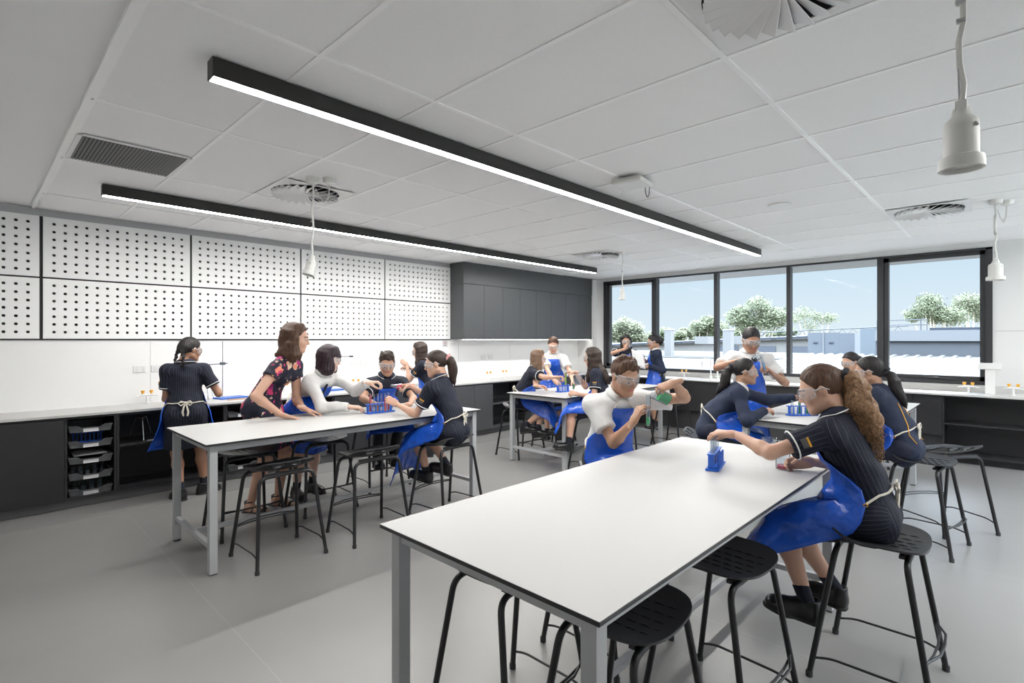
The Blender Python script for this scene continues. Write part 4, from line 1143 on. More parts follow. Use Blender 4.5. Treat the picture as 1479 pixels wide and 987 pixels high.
def hair_mat(name, c0, c1, curly=False):
    m = bpy.data.materials.new(name); nt, b = nodes(m)
    t = nt.nodes.new('ShaderNodeTexCoord'); mp = nt.nodes.new('ShaderNodeMapping'); mp.inputs['Scale'].default_value = (130, 130, 9) if not curly else (90, 90, 55)
    n = nt.nodes.new('ShaderNodeTexNoise'); n.inputs['Scale'].default_value = 1; n.inputs['Detail'].default_value = 3; n.inputs['Distortion'].default_value = .8 if not curly else 2.5
    nt.links.new(t.outputs['Object'], mp.inputs[0]); nt.links.new(mp.outputs[0], n.inputs['Vector'])
    r = nt.nodes.new('ShaderNodeValToRGB'); r.color_ramp.elements[0].position = .3; r.color_ramp.elements[0].color = (*c0, 1); r.color_ramp.elements[1].position = .75; r.color_ramp.elements[1].color = (*c1, 1)
    nt.links.new(n.outputs[0], r.inputs[0]); nt.links.new(r.outputs[0], b.inputs['Base Color'])
    bp = nt.nodes.new('ShaderNodeBump'); bp.inputs['Strength'].default_value = .55; bp.inputs['Distance'].default_value = .006
    nt.links.new(n.outputs[0], bp.inputs['Height']); nt.links.new(bp.outputs[0], b.inputs['Normal'])
    b.inputs['Roughness'].default_value = .46; b.inputs['Specular IOR Level'].default_value = .35
    return m
H_BLACK = hair_mat('hair_black', (.006, .005, .006), (.028, .022, .022)); H_DARK = hair_mat('hair_dark_brown', (.016, .010, .008), (.06, .036, .026))
H_BROWN = hair_mat('hair_brown', (.045, .022, .014), (.14, .072, .042)); H_FAIR = hair_mat('hair_light_brown', (.10, .060, .038), (.26, .165, .105))
H_CURL = hair_mat('hair_curly_brown', (.11, .055, .028), (.46, .27, .14), True); H_PLUM = hair_mat('hair_plum_black', (.012, .007, .012), (.05, .026, .036))

def pinstripe(name, base, line, pitch=.020, wd=.10):
    m = bpy.data.materials.new(name); nt, b = nodes(m)
    a = nt.nodes.new('ShaderNodeAttribute'); a.attribute_name = 'stripe'
    d = nt.nodes.new('ShaderNodeMath'); d.operation = 'DIVIDE'; d.inputs[1].default_value = pitch; nt.links.new(a.outputs['Fac'], d.inputs[0])
    f = nt.nodes.new('ShaderNodeMath'); f.operation = 'FRACT'; nt.links.new(d.outputs[0], f.inputs[0])
    l = nt.nodes.new('ShaderNodeMath'); l.operation = 'LESS_THAN'; l.inputs[1].default_value = wd; nt.links.new(f.outputs[0], l.inputs[0])
    mx = nt.nodes.new('ShaderNodeMix'); mx.data_type = 'RGBA'; mx.inputs[6].default_value = (*base, 1); mx.inputs[7].default_value = (*line, 1)
    nt.links.new(l.outputs[0], mx.inputs[0]); nt.links.new(mx.outputs[2], b.inputs['Base Color'])
    t = nt.nodes.new('ShaderNodeTexCoord'); n = nt.nodes.new('ShaderNodeTexNoise'); n.inputs['Scale'].default_value = 14; n.inputs['Detail'].default_value = 5
    nt.links.new(t.outputs['Object'], n.inputs['Vector'])
    bp = nt.nodes.new('ShaderNodeBump'); bp.inputs['Strength'].default_value = .5; bp.inputs['Distance'].default_value = .02; nt.links.new(n.outputs[0], bp.inputs['Height']); nt.links.new(bp.outputs[0], b.inputs['Normal'])
    b.inputs['Roughness'].default_value = .75; b.inputs['Specular IOR Level'].default_value = .25
    return m
M_NAVYS = pinstripe('navy_pinstripe', (.012, .014, .026), (.072, .076, .10), wd=.085); M_NAVY = mat('navy_cloth', (.012, .016, .038), .75, bump=(16, .5)); M_NAVYJ = mat('navy_jumper', (.014, .022, .05), .85, bump=(20, .5))
M_WHITEC = mat('white_cotton', (.70, .69, .68), .75, bump=(15, .6)); M_PIPE = mat('white_piping', (.75, .75, .75), .6); M_GOLD = mat('gold_trim', (.75, .36, .03), .5)
M_SOCK = mat('navy_sock', (.010, .012, .022), .9); M_SHOE = mat('black_leather', (.010, .010, .011), .28); M_SOLE = mat('black_sole', (.014, .014, .014), .6)
M_STRING = mat('cream_string', (.66, .62, .54), .8, bump=(200, .4)); M_BRASS = mat('brass', (.75, .42, .08), .28, metal=.9)
M_TRACK = mat('black_trousers', (.014, .014, .018), .8, bump=(12, .5))
M_APRON = mat('blue_vinyl', (.014, .095, .56), .22, spec=.6, bump=(6.5, .75, .05)); M_GOG = clear_mat('goggle_plastic', (.97, .98, .99), gloss=.07, tintfac=.13, col=(.95, .97, 1)); M_GOGF = clear_mat('goggle_rim', (.92, .94, .97), gloss=.10, tintfac=.55, col=(.92, .94, .97))
M_BAND = mat('hair_band_dark', (.012, .012, .018), .8, bump=(90, .6)); M_BANDP = mat('hair_band_pink', (.62, .30, .30), .8)

def floral():
    m = bpy.data.materials.new('floral_print'); nt, b = nodes(m)
    t = nt.nodes.new('ShaderNodeTexCoord'); nz = nt.nodes.new('ShaderNodeTexNoise'); nz.inputs['Scale'].default_value = 26; nz.inputs['Detail'].default_value = 2
    nt.links.new(t.outputs['Object'], nz.inputs['Vector'])
    va = nt.nodes.new('ShaderNodeVectorMath'); va.operation = 'MULTIPLY_ADD'; va.inputs[1].default_value = (.05, .05, .05); nt.links.new(nz.outputs[1], va.inputs[0]); nt.links.new(t.outputs['Object'], va.inputs[2])
    def layer(sc_, th, cols):
        v = nt.nodes.new('ShaderNodeTexVoronoi'); v.inputs['Scale'].default_value = sc_; nt.links.new(va.outputs[0], v.inputs['Vector'])
        l = nt.nodes.new('ShaderNodeMath'); l.operation = 'LESS_THAN'; l.inputs[1].default_value = th; nt.links.new(v.outputs['Distance'], l.inputs[0])
        s = nt.nodes.new('ShaderNodeSeparateColor'); nt.links.new(v.outputs['Color'], s.inputs[0])
        g = nt.nodes.new('ShaderNodeMath'); g.operation = 'GREATER_THAN'; g.inputs[1].default_value = .38; nt.links.new(s.outputs[1], g.inputs[0])
        q = nt.nodes.new('ShaderNodeMath'); q.operation = 'MULTIPLY'; nt.links.new(l.outputs[0], q.inputs[0]); nt.links.new(g.outputs[0], q.inputs[1])
        r = nt.nodes.new('ShaderNodeValToRGB'); r.color_ramp.interpolation = 'CONSTANT'; e = r.color_ramp.elements
        e[0].color = (*cols[0], 1); e[1].position = .25; e[1].color = (*cols[1], 1)
        for i, c in enumerate(cols[2:]): x = e.new(.5 + .25 * i); x.color = (*c, 1)
        ad = nt.nodes.new('ShaderNodeMath'); ad.operation = 'MULTIPLY_ADD'; ad.inputs[1].default_value = .9; nt.links.new(nz.outputs[0], ad.inputs[0]); ad.inputs[2].default_value = -.0
        mm = nt.nodes.new('ShaderNodeMath'); mm.operation = 'ADD'; nt.links.new(s.outputs[0], mm.inputs[0]); nt.links.new(ad.outputs[0], mm.inputs[1])
        fr_ = nt.nodes.new('ShaderNodeMath'); fr_.operation = 'FRACT'; nt.links.new(mm.outputs[0], fr_.inputs[0]); nt.links.new(fr_.outputs[0], r.inputs[0])
        return q, r
    q1, r1 = layer(11, .42, [(.60, .04, .16), (.85, .30, .18), (.80, .62, .45), (.42, .02, .20)])
    q2, r2 = layer(24, .30, [(.70, .03, .22), (.35, .03, .10), (.85, .45, .20), (.55, .35, .30)])
    m1 = nt.nodes.new('ShaderNodeMix'); m1.data_type = 'RGBA'; m1.inputs[6].default_value = (.010, .011, .030, 1)
    nt.links.new(q2.outputs[0], m1.inputs[0]); nt.links.new(r2.outputs[0], m1.inputs[7])
    m2 = nt.nodes.new('ShaderNodeMix'); m2.data_type = 'RGBA'; nt.links.new(m1.outputs[2], m2.inputs[6]); nt.links.new(q1.outputs[0], m2.inputs[0]); nt.links.new(r1.outputs[0], m2.inputs[7])
    nt.links.new(m2.outputs[2], b.inputs['Base Color']); b.inputs['Roughness'].default_value = .7
    bp = nt.nodes.new('ShaderNodeBump'); bp.inputs['Strength'].default_value = .4; bp.inputs['Distance'].default_value = .02; n3 = nt.nodes.new('ShaderNodeTexNoise'); n3.inputs['Scale'].default_value = 12; nt.links.new(t.outputs['Object'], n3.inputs['Vector']); nt.links.new(n3.outputs[0], bp.inputs['Height']); nt.links.new(bp.outputs[0], b.inputs['Normal'])
    return m
M_FLORAL = floral()

def wobble(P, f, amp, seed=0.):
    a = np.sin(P[:, 0] * f + seed + 2.1 * np.sin(P[:, 2] * f * .7 + seed)) + np.sin(P[:, 1] * f * 1.13 + 1.7 + 1.9 * np.sin(P[:, 0] * f * .6)) + np.sin(P[:, 2] * f * .9 + .5 + 1.6 * np.sin(P[:, 1] * f * .8 + seed))
    return amp * a / 3

# ---------------------------------------------------------------- hand
CURL = {'flat': ([(5, 5, 4)] * 4, .15), 'relax': ([(20, 25, 15), (25, 30, 18), (30, 32, 20), (34, 34, 20)], .4),
        'grip': ([(45, 50, 30), (48, 52, 30), (50, 55, 30), (52, 55, 30)], .9), 'pinch': ([(48, 42, 20), (44, 40, 22), (34, 34, 20), (28, 28, 18)], .95),
        'over': ([(35, 30, 15), (32, 28, 15), (28, 26, 14), (24, 24, 14)], .7), 'cup': ([(28, 42, 28), (30, 44, 28), (32, 46, 28), (36, 48, 28)], .75), 'spread': ([(8, 6, 4), (4, 5, 4), (5, 6, 4), (10, 8, 5)], .0)}
def hand_mesh(L, side, pose, h):
    """hand in its own frame: +Y fingers, +Z back of the hand, thumb on -X for the right hand (side=1)"""
    curls, th = CURL[pose]; F = Field(); s = L / .17; mx = -side
    W = .037 * s
    base = []
    for i, (fx, fy, fl) in enumerate(((-.75, .092, .072), (-.26, .096, .080), (.24, .092, .074), (.72, .084, .058))):
        x = fx * W * side if side > 0 else -fx * W
        x = (fx * W) * (1 if side > 0 else -1)
        b = V3((x, fy * s, -.002 * s * abs(fx))); base.append(b)
        F.cap((x * .55, .012 * s, -.002), b, .0155 * s, .0125 * s, k=.014 * s, ax=(0, 0, 1), sq=.82)
        p = b; ang = 0; sp = math.radians({'spread': 12, 'flat': 5}.get(pose, 3)) * fx * (1 if side > 0 else -1)
        r0 = .0092 * s * (1, 1.02, .97, .86)[i]
        for q, (fr_, cu) in enumerate(zip((.46, .30, .24), curls[i])):
            ang += math.radians(cu); d = V3((math.sin(sp) * math.cos(ang), math.cos(sp) * math.cos(ang), -math.sin(ang)))
            e = p + d * fl * fr_ * s; r1 = r0 * (.93 if q < 2 else .84)
            F.cap(p, e, r0 * 1.04, r1, k=.005 * s); p = e; r0 = r1
    # thumb leaves the thumb side near the wrist
    o = V3((mx * .022 * s, .022 * s, -.006 * s)); a0 = math.radians(48 - 22 * th)
    d0 = nrm((mx * math.sin(a0), math.cos(a0), -.25 - .55 * th)); p1 = o + d0 * .040 * s
    a1 = math.radians(30 - 42 * th); d1 = nrm((mx * math.sin(a1), math.cos(a1), -.15 - .65 * th)); p2 = p1 + d1 * .032 * s
    a2 = math.radians(18 - 50 * th); d2 = nrm((mx * math.sin(a2), math.cos(a2), -.1 - .5 * th)); p3 = p2 + d2 * .026 * s
    F.cap(o, p1, .0165 * s, .0125 * s, k=.014 * s); F.cap(p1, p2, .0112 * s, .0100 * s, k=.005 * s); F.cap(p2, p3, .0102 * s, .0082 * s, k=.004 * s)
    F.ell((0, .045 * s, -.003 * s), (.034 * s, .045 * s, .014 * s), k=.012 * s)
    F.cap((0, -.035 * s, 0), (0, .015 * s, 0), .0215 * s, .0225 * s, k=.02 * s, ax=(0, 0, 1), sq=.80)
    return F.mesh(h, smooth=1)

# ---------------------------------------------------------------- head (in its own frame, metres for a 0.225 m head)
def head_mesh(h, female=True, s=1.):
    F = Field(); k = .02
    F.ell((0, -.012, .030), (.072, .090, .083), k=k)
    F.ell((0, .024, -.020), (.060, .066, .082), k=.03)
    F.ell((0, .045, -.062), (.043, .045, .045), k=.03)
    F.ell((0, .074, -.094), (.020, .017, .016), k=.022)
    for sg in (-1, 1):
        F.ell((sg * .038, .056, -.028), (.024, .024, .022), k=.024)
        F.cap((sg * .052, -.005, -.055), (sg * .022, .068, -.094), .018, .013, k=.03)
    F.cap((-.030, .083, .019), (.030, .083, .019), .010, .010, k=.02)
    for sg in (-1, 1): F.ell((sg * .031, .104, .000), (.017, .018, .0125), k=.014, op='s')
    F.cap((0, .088, .006), (0, .108, -.028), .0065, .0090, k=.012)
    for sg in (-1, 1): F.ell((sg * .009, .100, -.032), (.0068, .0085, .0060), k=.006)
    F.ell((0, .0865, -.0535), (.022, .0095, .0058), k=.006); F.ell((0, .0850, -.0625), (.019, .0100, .0065), k=.006)
    F.cap((-.026, .094, -.058), (.026, .094, -.058), .0022, .0022, k=.004, op='s')
    for sg in (-1, 1):
        F.ell((sg * .0755, -.006, -.006), (.0075, .018, .030), M=RY(sg * .22) @ RX(-.15), k=.006)
        F.ell((sg * .085, -.002, -.002), (.006, .010, .017), k=.005, op='s')
        F.ell((sg * .031, .0775, .0035), (.0158, .0158, .0125), clip=[((0, .0775, .0008), (0, .35, -1))], k=.003)
        F.ell((sg * .031, .0775, -.004), (.0156, .0152, .0115), clip=[((0, 0, -.0062), (0, 0, 1))], k=.003)
    F.cap((0, -.018, -.05), (0, -.03, -.13), .052, .050, k=.025)
    Vv, Q = F.mesh(h / s, smooth=1)
    C = Vv[Q].mean(1)
    m = np.zeros(len(Q), int)
    m[(((C[:, 0] / .0225) ** 2 + ((C[:, 2] + .058) / .0095) ** 2) < 1) & (C[:, 1] > .083)] = 1
    for sg in (-1, 1):
        bx = C[:, 0] * sg; bz = .0235 - 14 * (bx - .028) ** 2
        m[(bx > .013) & (bx < .046) & (np.abs(C[:, 2] - bz) < .0030) & (C[:, 1] > .06)] = 4
    return Vv * s, Q, m
def eyes_soup(S, s, M, o, look=(0, 0)):
    for sg in (-1, 1):
        mb = MB(); c = V3((sg * .031, .0775, .000))
        prof = [(.0135 * math.sin(PI * i / 8), -.0135 * math.cos(PI * i / 8)) for i in range(9)]
        mb.lathe(prof, 12); P = np.array([tuple(v) for v in mb.v]) + c; S.add((P * s) @ M.T + o, mb.f, 2)
        mb = MB(); mb.lathe([(.0074 * math.sin(PI * i / 6), -.0062 * math.cos(PI * i / 6)) for i in range(7)], 10)
        P = np.array([tuple(v) for v in mb.v]) * (1, .35, 1) + c + V3((look[0] * .006, .0125, look[1] * .006 - .001)); S.add((P * s) @ M.T + o, mb.f, 3)

# shoe, shared by everyone: ankle at the origin, toe along +Y, sole at -.085
def _shoe():
    F = Field(); cl = [((0, 0, -.082), (0, 0, -1))]
    F.cap((0, -.030, -.050), (0, .075, -.060), .036, .034, k=.03, clip=cl); F.ell((0, .100, -.058), (.046, .062, .040), k=.03, clip=cl)
    F.cap((0, -.025, -.045), (0, -.018, .012), .036, .037, k=.03, clip=[((0, 0, .010), (0, .25, 1))])
    F.cap((0, .03, -.02), (0, .08, -.042), .026, .020, k=.03)
    F.ell((0, -.018, .035), (.031, .034, .040), k=.003, op='s')
    S = Soup(); Vv, Q = F.mesh(.006, smooth=1); S.add(Vv, Q, 0)
    G = Field(); c2 = [((0, 0, -.085), (0, 0, -1)), ((0, 0, -.068), (0, 0, 1))]
    G.cap((0, -.030, -.075), (0, .09, -.075), .042, .040, k=.02, clip=c2); G.ell((0, .100, -.075), (.049, .068, .05), k=.02, clip=c2)
    Vv, Q = G.mesh(.006, smooth=0); S.add(Vv, Q, 1)
    mb = MB()
    for i in range(4): y = .018 + i * .019; z = .006 - i * .0135; mb.tube([(-.020, y - .004, z - .010), (0, y, z + .004), (.020, y - .004, z - .010)], .0028, 5)
    mb.tube([(0, .014, .012), (.020, .020, .016), (.030, .006, .006), (.006, .012, .013), (-.020, .022, .016), (-.032, .008, .004), (0, .013, .012)], .0024, 5)
    S.mb(mb, 0)
    e_ = thing('tmp', None, None); o = S.build('shoe', [M_SHOE, M_SOLE], e_); me = o.data
    bpy.data.objects.remove(o); bpy.data.objects.remove(e_); return me
ME_SHOE = _shoe()
def _sandal():
    S = Soup(); mb = MB(); mb.prism([(-.032, -.055), (.032, -.055), (.030, .02), (.042, .09), (.030, .15), (0, .168), (-.030, .15), (-.042, .09), (-.030, .02)], -.085, -.070)
    mb.tube([(-.034, .02, -.07), (-.022, .035, -.035), (.022, .035, -.035), (.034, .02, -.07)], .006, 6).tube([(-.038, .10, -.07), (-.022, .10, -.048), (.022, .10, -.048), (.038, .10, -.07)], .009, 6)
    mb.tube([(.0 + .035 * math.cos(2 * PI * k / 12), -.012 + .036 * math.sin(2 * PI * k / 12), .0) for k in range(12)], .0045, 6, closed=True).tube([(0, -.046, -.07), (0, -.046, .0)], .008, 6)
    S.mb(mb, 0); e_ = thing('tmp', None, None); o = S.build('sandal', [M_SHOE], e_); me = o.data; bpy.data.objects.remove(o); bpy.data.objects.remove(e_); return me
ME_SANDAL = _sandal()

def W(px, py, t):
    """the point t metres in front of the lens plane on the line of sight through a pixel"""
    f_ = V3((math.cos(R(43.94)), math.sin(R(43.94)), 0)); r_ = V3((math.sin(R(43.94)), -math.cos(R(43.94)), 0))
    return f_ * t + r_ * ((px - 739.5) / FPX * t) + V3((0, 0, 1.5 + (491 - py) / FPX * t))

def ringray(F, c, ux, uy, angs, off=.006, rmax=.42, up=None):
    """points on the outside of F seen from axis point c, in directions at the given angles (0 = uy, + towards ux)"""
    c = V3(c); D = np.array([ux * math.sin(a) + uy * math.cos(a) for a in angs]); P = c + D * rmax; t = np.full(len(angs), rmax)
    for _ in range(40):
        d = F.ev(c + D * t[:, None]) - off; t = np.maximum(t - np.clip(d, -.02, .06) * .8, .03)
    return c + D * t[:, None], D

def sheet(rows, th=.003):
    """thin solid sheet through a grid of points"""
    A = np.array(rows); n, m = A.shape[:2]
    du = np.gradient(A, axis=1); dv = np.gradient(A, axis=0); N = np.cross(du, dv); N /= (np.linalg.norm(N, axis=2)[..., None] + 1e-9)
    P = np.concatenate([(A + N * th / 2).reshape(-1, 3), (A - N * th / 2).reshape(-1, 3)]); k = n * m; F = []
    for i in range(n - 1):
        for j in range(m - 1):
            a = i * m + j; F.append((a, a + 1, a + m + 1, a + m)); F.append((k + a + m, k + a + m + 1, k + a + 1, k + a))
    for i in range(n - 1):
        a = i * m; F.append((a, a + m, k + a + m, k + a)); a = i * m + m - 1; F.append((a + m, a, k + a, k + a + m))
    for j in range(m - 1):
        F.append((j + 1, j, k + j, k + j + 1)); a = (n - 1) * m + j; F.append((a, a + 1, k + a + 1, k + a))
    return P, F

def person(label, x, y, rz, H, hip, lean=0, side=0, twist=0, head=(0, 0, 0), L=None, Rr=None, feet=None, seated=False, skin_=SK_TAN, hair=None, top='dress', legs=None,
           apron=True, goggles=True, vox=.010, female=True, bow=True, adult=False, shift=(0, 0), ap=None, hairlen=.3, hairdir=None, band=None, knees=None, spread=1., curlseed=0, piping=True):
    """L, Rr: dicts with wrist (world), f (finger direction), d (back-of-hand direction), pose, pole; feet: [(ankle world, yaw, pitch)] left then right"""
    root = thing('person', label, 'person', (x, y, 0), R(rz)); Rw = RZ(R(rz)); T0 = V3((x, y, 0))
    loc = lambda p: (V3(p) - T0) @ Rw; dl = lambda d: V3(d) @ Rw
    sc_ = H / 1.62
    hipC = V3((0, 0, hip)); Rc = RZ(R(twist)) @ RX(-R(lean)) @ RY(R(side)); Rp = RX(-R(lean * (.25 if seated else .55))) @ RY(R(side * .4)) @ RZ(R(twist * .3))
    up_, fw, rt = Rc @ V3((0, 0, 1)), Rc @ V3((0, 1, 0)), Rc @ V3((1, 0, 0))
    waist = hipC + Rp @ V3((0, 0, .095 * H)); nb = waist + Rc @ V3((0, -.006 * H, .208 * H)); shl = waist + Rc @ V3((0, 0, .180 * H))
    hw = (.096 if female else .105) * H
    Rh = RZ(R(head[0])) @ RX(-R(head[1])) @ RY(R(head[2]))
    neckdir = nrm(.6 * (Rh @ V3((0, 0, 1))) + .5 * up_ + .25 * V3((0, 0, 1)))
    hc = nb + neckdir * .070 * H * (.9) + Rh @ V3((0, .010 * H, .045 * H)); hs = .146 * H / .225
    b = Field(); rt0, fw0 = Rp @ V3((1, 0, 0)), Rp @ V3((0, 1, 0))
    B = lambda v: v * sc_
    # shoulders may reach towards the hands
    sh = {}; el = {}; wr_ = {}
    for nm, sg, A in (('L', -1, L), ('R', 1, Rr)):
        p = shl + rt * sg * hw
        if A is None: A = dict(wrist=None)
        tgt = loc(A['wrist']) if A.get('wrist') is not None else p + V3((sg * .06, .02, -.33 * H * .9))
        dd = tgt - p; Ld = np.linalg.norm(dd)
        p = p + dd / Ld * max(0, min(.05 * sc_, Ld - .24 * H)) + up_ * (.018 * sc_ if tgt[2] > p[2] else 0)
        pole = dl(A['pole']) if A.get('pole') is not None else V3((sg * .5, -.5, -.8))
        e_, w2 = ik(p, tgt, .178 * H, .150 * H, pole); sh[nm], el[nm], wr_[nm] = p, e_, w2
    hipj = {'L': hipC - rt0 * .052 * H, 'R': hipC + rt0 * .052 * H}; kn = {}; an = {}
    if feet is None: feet = [(T0 + Rw @ V3((-.09, 0, .085)), 0, 0), (T0 + Rw @ V3((.09, 0, .085)), 0, 0)]
    for nm, sg, (ft, yaw, pit) in (('L', -1, feet[0]), ('R', 1, feet[1])):
        pole = V3((sg * .12 * spread, 1, .35 if seated else .1)) if knees is None else V3(knees)
        kn[nm], an[nm] = ik(hipj[nm], loc(ft), .252 * H, .238 * H, pole)
    # ---- body
    def torso(F, inf, k=.05, st=False, bust=True):
        spn = (waist, up_, rt, fw, .125)
        F.cap(hipC - Rp @ V3((0, 0, .01)), waist, B(.128) + inf, B(.108) + inf, k=k, ax=fw0, sq=.76, str_=spn)
        F.cap(waist, waist + Rc @ V3((0, 0, .125 * H)), B(.110) + inf * 1.5, B(.126) + inf, k=k, ax=fw, sq=.70, str_=spn)
        F.cap(sh['L'], sh['R'], B(.046) + inf, B(.046) + inf, k=.05, str_=spn)
        for s_ in 'LR': F.cap(nb - up_ * .02, sh[s_] * .85 + nb * .15, B(.050) + inf, B(.038) + inf, k=.04, str_=spn)
        if female and bust:
            for sg in (-1, 1): F.ell(waist + Rc @ V3((sg * .050 * sc_, .062 * sc_, .118 * H)), (B(.052 if adult else .044) + inf,) * 3, k=.04, str_=spn)
        for sg in (-1, 1): F.ell(hipC + Rp @ V3((sg * .058 * sc_, -.045 * sc_, -.005)), (B(.078) + inf, B(.072) + inf, B(.080) + inf), k=.05, str_=spn)
    torso(b, 0)
    b.cap(nb - up_ * .02, hc + Rh @ V3((0, -.020, -.055)) * hs, B(.050), B(.046), k=.03)
    for s_ in 'LR':
        b.cap(sh[s_], el[s_], B(.044), B(.034), k=.03); mid = el[s_] * .75 + wr_[s_] * .25
        b.cap(el[s_], mid, B(.034), B(.036), k=.02); b.cap(mid, wr_[s_], B(.036), B(.0225), k=.02)
        b.cap(hipj[s_], kn[s_], B(.080), B(.050), k=.03); cf = kn[s_] * .68 + an[s_] * .32; bk = nrm(np.cross(kn[s_] - an[s_], rt0)); 
        if bk @ fw0 > 0 and not seated: bk = -bk
        if seated and (bk @ (hipC - kn[s_])) < 0: bk = -bk
        b.cap(kn[s_], cf + bk * .010, B(.049), B(.052), k=.03); b.cap(cf + bk * .010, an[s_], B(.052), B(.031), k=.03)
    S = Soup(); Vv, Q = b.mesh(vox); S.add(Vv, Q, 0)
    hv = min(.0042, vox * .42); hV, hQ, hm = head_mesh(hv, female, hs); S.add(hV @ Rh.T + hc, hQ, hm)
    eyes_soup(S, hs, Rh, hc, (0, -.6))
    for nm, sg, A in (('L', -1, L), ('R', 1, Rr)):
        w2 = wr_[nm]; fa = nrm(w2 - el[nm])
        if A is not None and A.get('f') is not None:
            f = nrm(dl(A['f'])); d = dl(A['d'])
        else: f = fa; d = V3((sg, 0, .2))
        d = nrm(d - f * (d @ f)); M = np.stack([np.cross(f, d), f, d], 1)
        hV, hQ = hand_mesh(.104 * H, sg, (A or {}).get('pose', 'relax'), min(.0040, vox * .38)); S.add(hV @ M.T + w2, hQ, 0)
        if A is not None: A['palm'] = Rw @ (w2 + M @ V3((0, .075, -.03)) * (.104 * H / .17)) + T0
    S.build('body', [skin_, M_LIP, M_EYEW, M_IRIS, hair[1] if hair else H_DARK], root)
    # ---- clothes
    TC = Field(); CF = Field()
    def dressfield(F, inf, sleeves, skirt, only_torso=False):
        torso(F, inf, k=.05)
        F.p = [(p[0], p[1], p[2], p[3], ([(nb + up_ * .018, nrm(up_ + fw * .15))] if i in (1, 3, 4) else p[4]), p[5], p[6], p[7]) for i, p in enumerate(F.p)]
        si = min(inf, .013)
        if sleeves and not only_torso:
            for s_ in 'LR':
                a = sh[s_]; e_ = el[s_]; u = nrm(e_ - a); spn = (a, u, nrm(np.cross(u, fw)), nrm(np.cross(u, np.cross(u, fw))), .05)
                if sleeves == 'short':
                    c_ = a + (e_ - a) * .66; F.cap(a, c_ + u * .03, B(.046) + si, B(.050) + si + .008, k=.04, clip=[(c_, u)], str_=spn)
                elif sleeves == 'cap':
                    c_ = a + (e_ - a) * .34; F.cap(a, c_ + u * .03, B(.045) + inf, B(.054) + inf + .006, k=.04, clip=[(c_, u)], str_=spn)
                else:
                    v = nrm(wr_[s_] - e_); F.cap(a, e_, B(.046) + si, B(.040) + si, k=.04, str_=spn); F.cap(e_, wr_[s_] + v * .02, B(.040) + si, B(.027) + si, k=.03, clip=[(wr_[s_] + v * .004, v)], str_=spn)
        if skirt:
            spn = (waist, V3((0, 0, 1)), rt, fw, .14)
            if seated:
                for s_ in 'LR':
                    u = nrm(kn[s_] - hipj[s_]); c_ = hipj[s_] + (kn[s_] - hipj[s_]) * .82; spn = (hipj[s_], u, rt0, np.cross(u, rt0), .10)
                    F.cap(hipj[s_], kn[s_], B(.084) + inf, B(.068) + inf, k=.05, clip=[(c_, u)], str_=spn)
                mk = (kn['L'] + kn['R']) / 2; u = nrm(mk - hipC); c_ = hipC + (mk - hipC) * .82
                F.cap(hipC, mk, B(.082) + inf, B(.055) + inf, k=.05, clip=[(c_, u)], str_=(hipC, u, rt0, np.cross(u, rt0), .10))
            else:
                mk = (kn['L'] + kn['R']) / 2; c_ = hipC * (1 - skirt) + mk * skirt; u = nrm(mk - hipC)
                F.cap(waist * .5 + hipC * .5, hipC * .3 + mk * .7 + (mk - hipC) * .5, B(.125) + inf, B(.215 if top != 'floral' else .165) + inf, k=.05, ax=fw0, sq=.80, clip=[(c_, u)], str_=spn)
                for s_ in 'LR': F.cap(hipj[s_], kn[s_], B(.090) + inf, B(.060) + inf, k=.06, clip=[(c_, u)], str_=spn)
    inf = .018 if top != 'floral' else .009
    wob = lambda P: wobble(P, 34, .0045, x * 3) + wobble(P, 75, .0016, y)
    if top in ('dress', 'floral'):
        dressfield(CF, inf, 'short' if top == 'dress' else 'cap', .80 if top == 'dress' else .88); dressfield(TC, inf, None, .80, True); main = M_NAVYS if top == 'dress' else M_FLORAL; nm_ = 'school_dress' if top == 'dress' else 'floral_dress'
    elif top in ('shirt', 'blouse', 'polo', 'jumper', 'jacket'):
        sl = 'short' if top in ('shirt', 'polo') else 'long'; dressfield(CF, inf + (.006 if top in ('jumper', 'jacket') else .002), sl, None); dressfield(TC, inf + .004, None, .8 if legs == 'skirt' else None, True)
        main = {'shirt': M_WHITEC, 'blouse': M_WHITEC, 'polo': M_NAVYS, 'jumper': M_NAVYJ, 'jacket': M_NAVYJ}[top]; nm_ = {'shirt': 'white_shirt', 'blouse': 'white_blouse', 'polo': 'navy_polo', 'jumper': 'jumper', 'jacket': 'jacket'}[top]
        wob = lambda P: wobble(P, 30, .006, x * 3) + wobble(P, 62, .003, y)
    def cloth(F, h_, name, mats, extra=None, wobf=None):
        Vv, Q = F.mesh(h_, disp=wobf or wob, smooth=1); att = np.full(len(Vv), .5); ow = F.owner(Vv)
        for i, pr in enumerate(F.p):
            if pr[6] is None: continue
            m = ow == i
            if m.any():
                o_, a_, u_, v_, r_ = pr[6]; q = Vv[m] - o_; att[m] = np.arctan2(q @ u_, q @ v_) * r_ + 5
        S = Soup().add(Vv, Q, 0, att)
        if extra: S.mb(extra, 1)
        return S.build(name, mats, root)
    ex = MB(); white = M_PIPE
    if top in ('dress', 'polo', 'shirt', 'blouse') :
        if top in ('dress', 'polo') and piping:
            for s_ in 'LR':
                a, e_ = sh[s_], el[s_]; u = nrm(e_ - a); c_ = a + (e_ - a) * .60; r_ = B(.0497) + min(inf, .013) + .008
                p1 = nrm(np.cross(u, V3((.3, .2, 1)))); p2 = np.cross(u, p1); ex.tube([c_ + (p1 * math.cos(2 * PI * k / 20) + p2 * math.sin(2 * PI * k / 20)) * r_ for k in range(20)], .0038, 6, closed=True)
        # collar standing round the neck
        cmb = MB(); cn = nb + up_ * .012 + fw * .006; rows = []
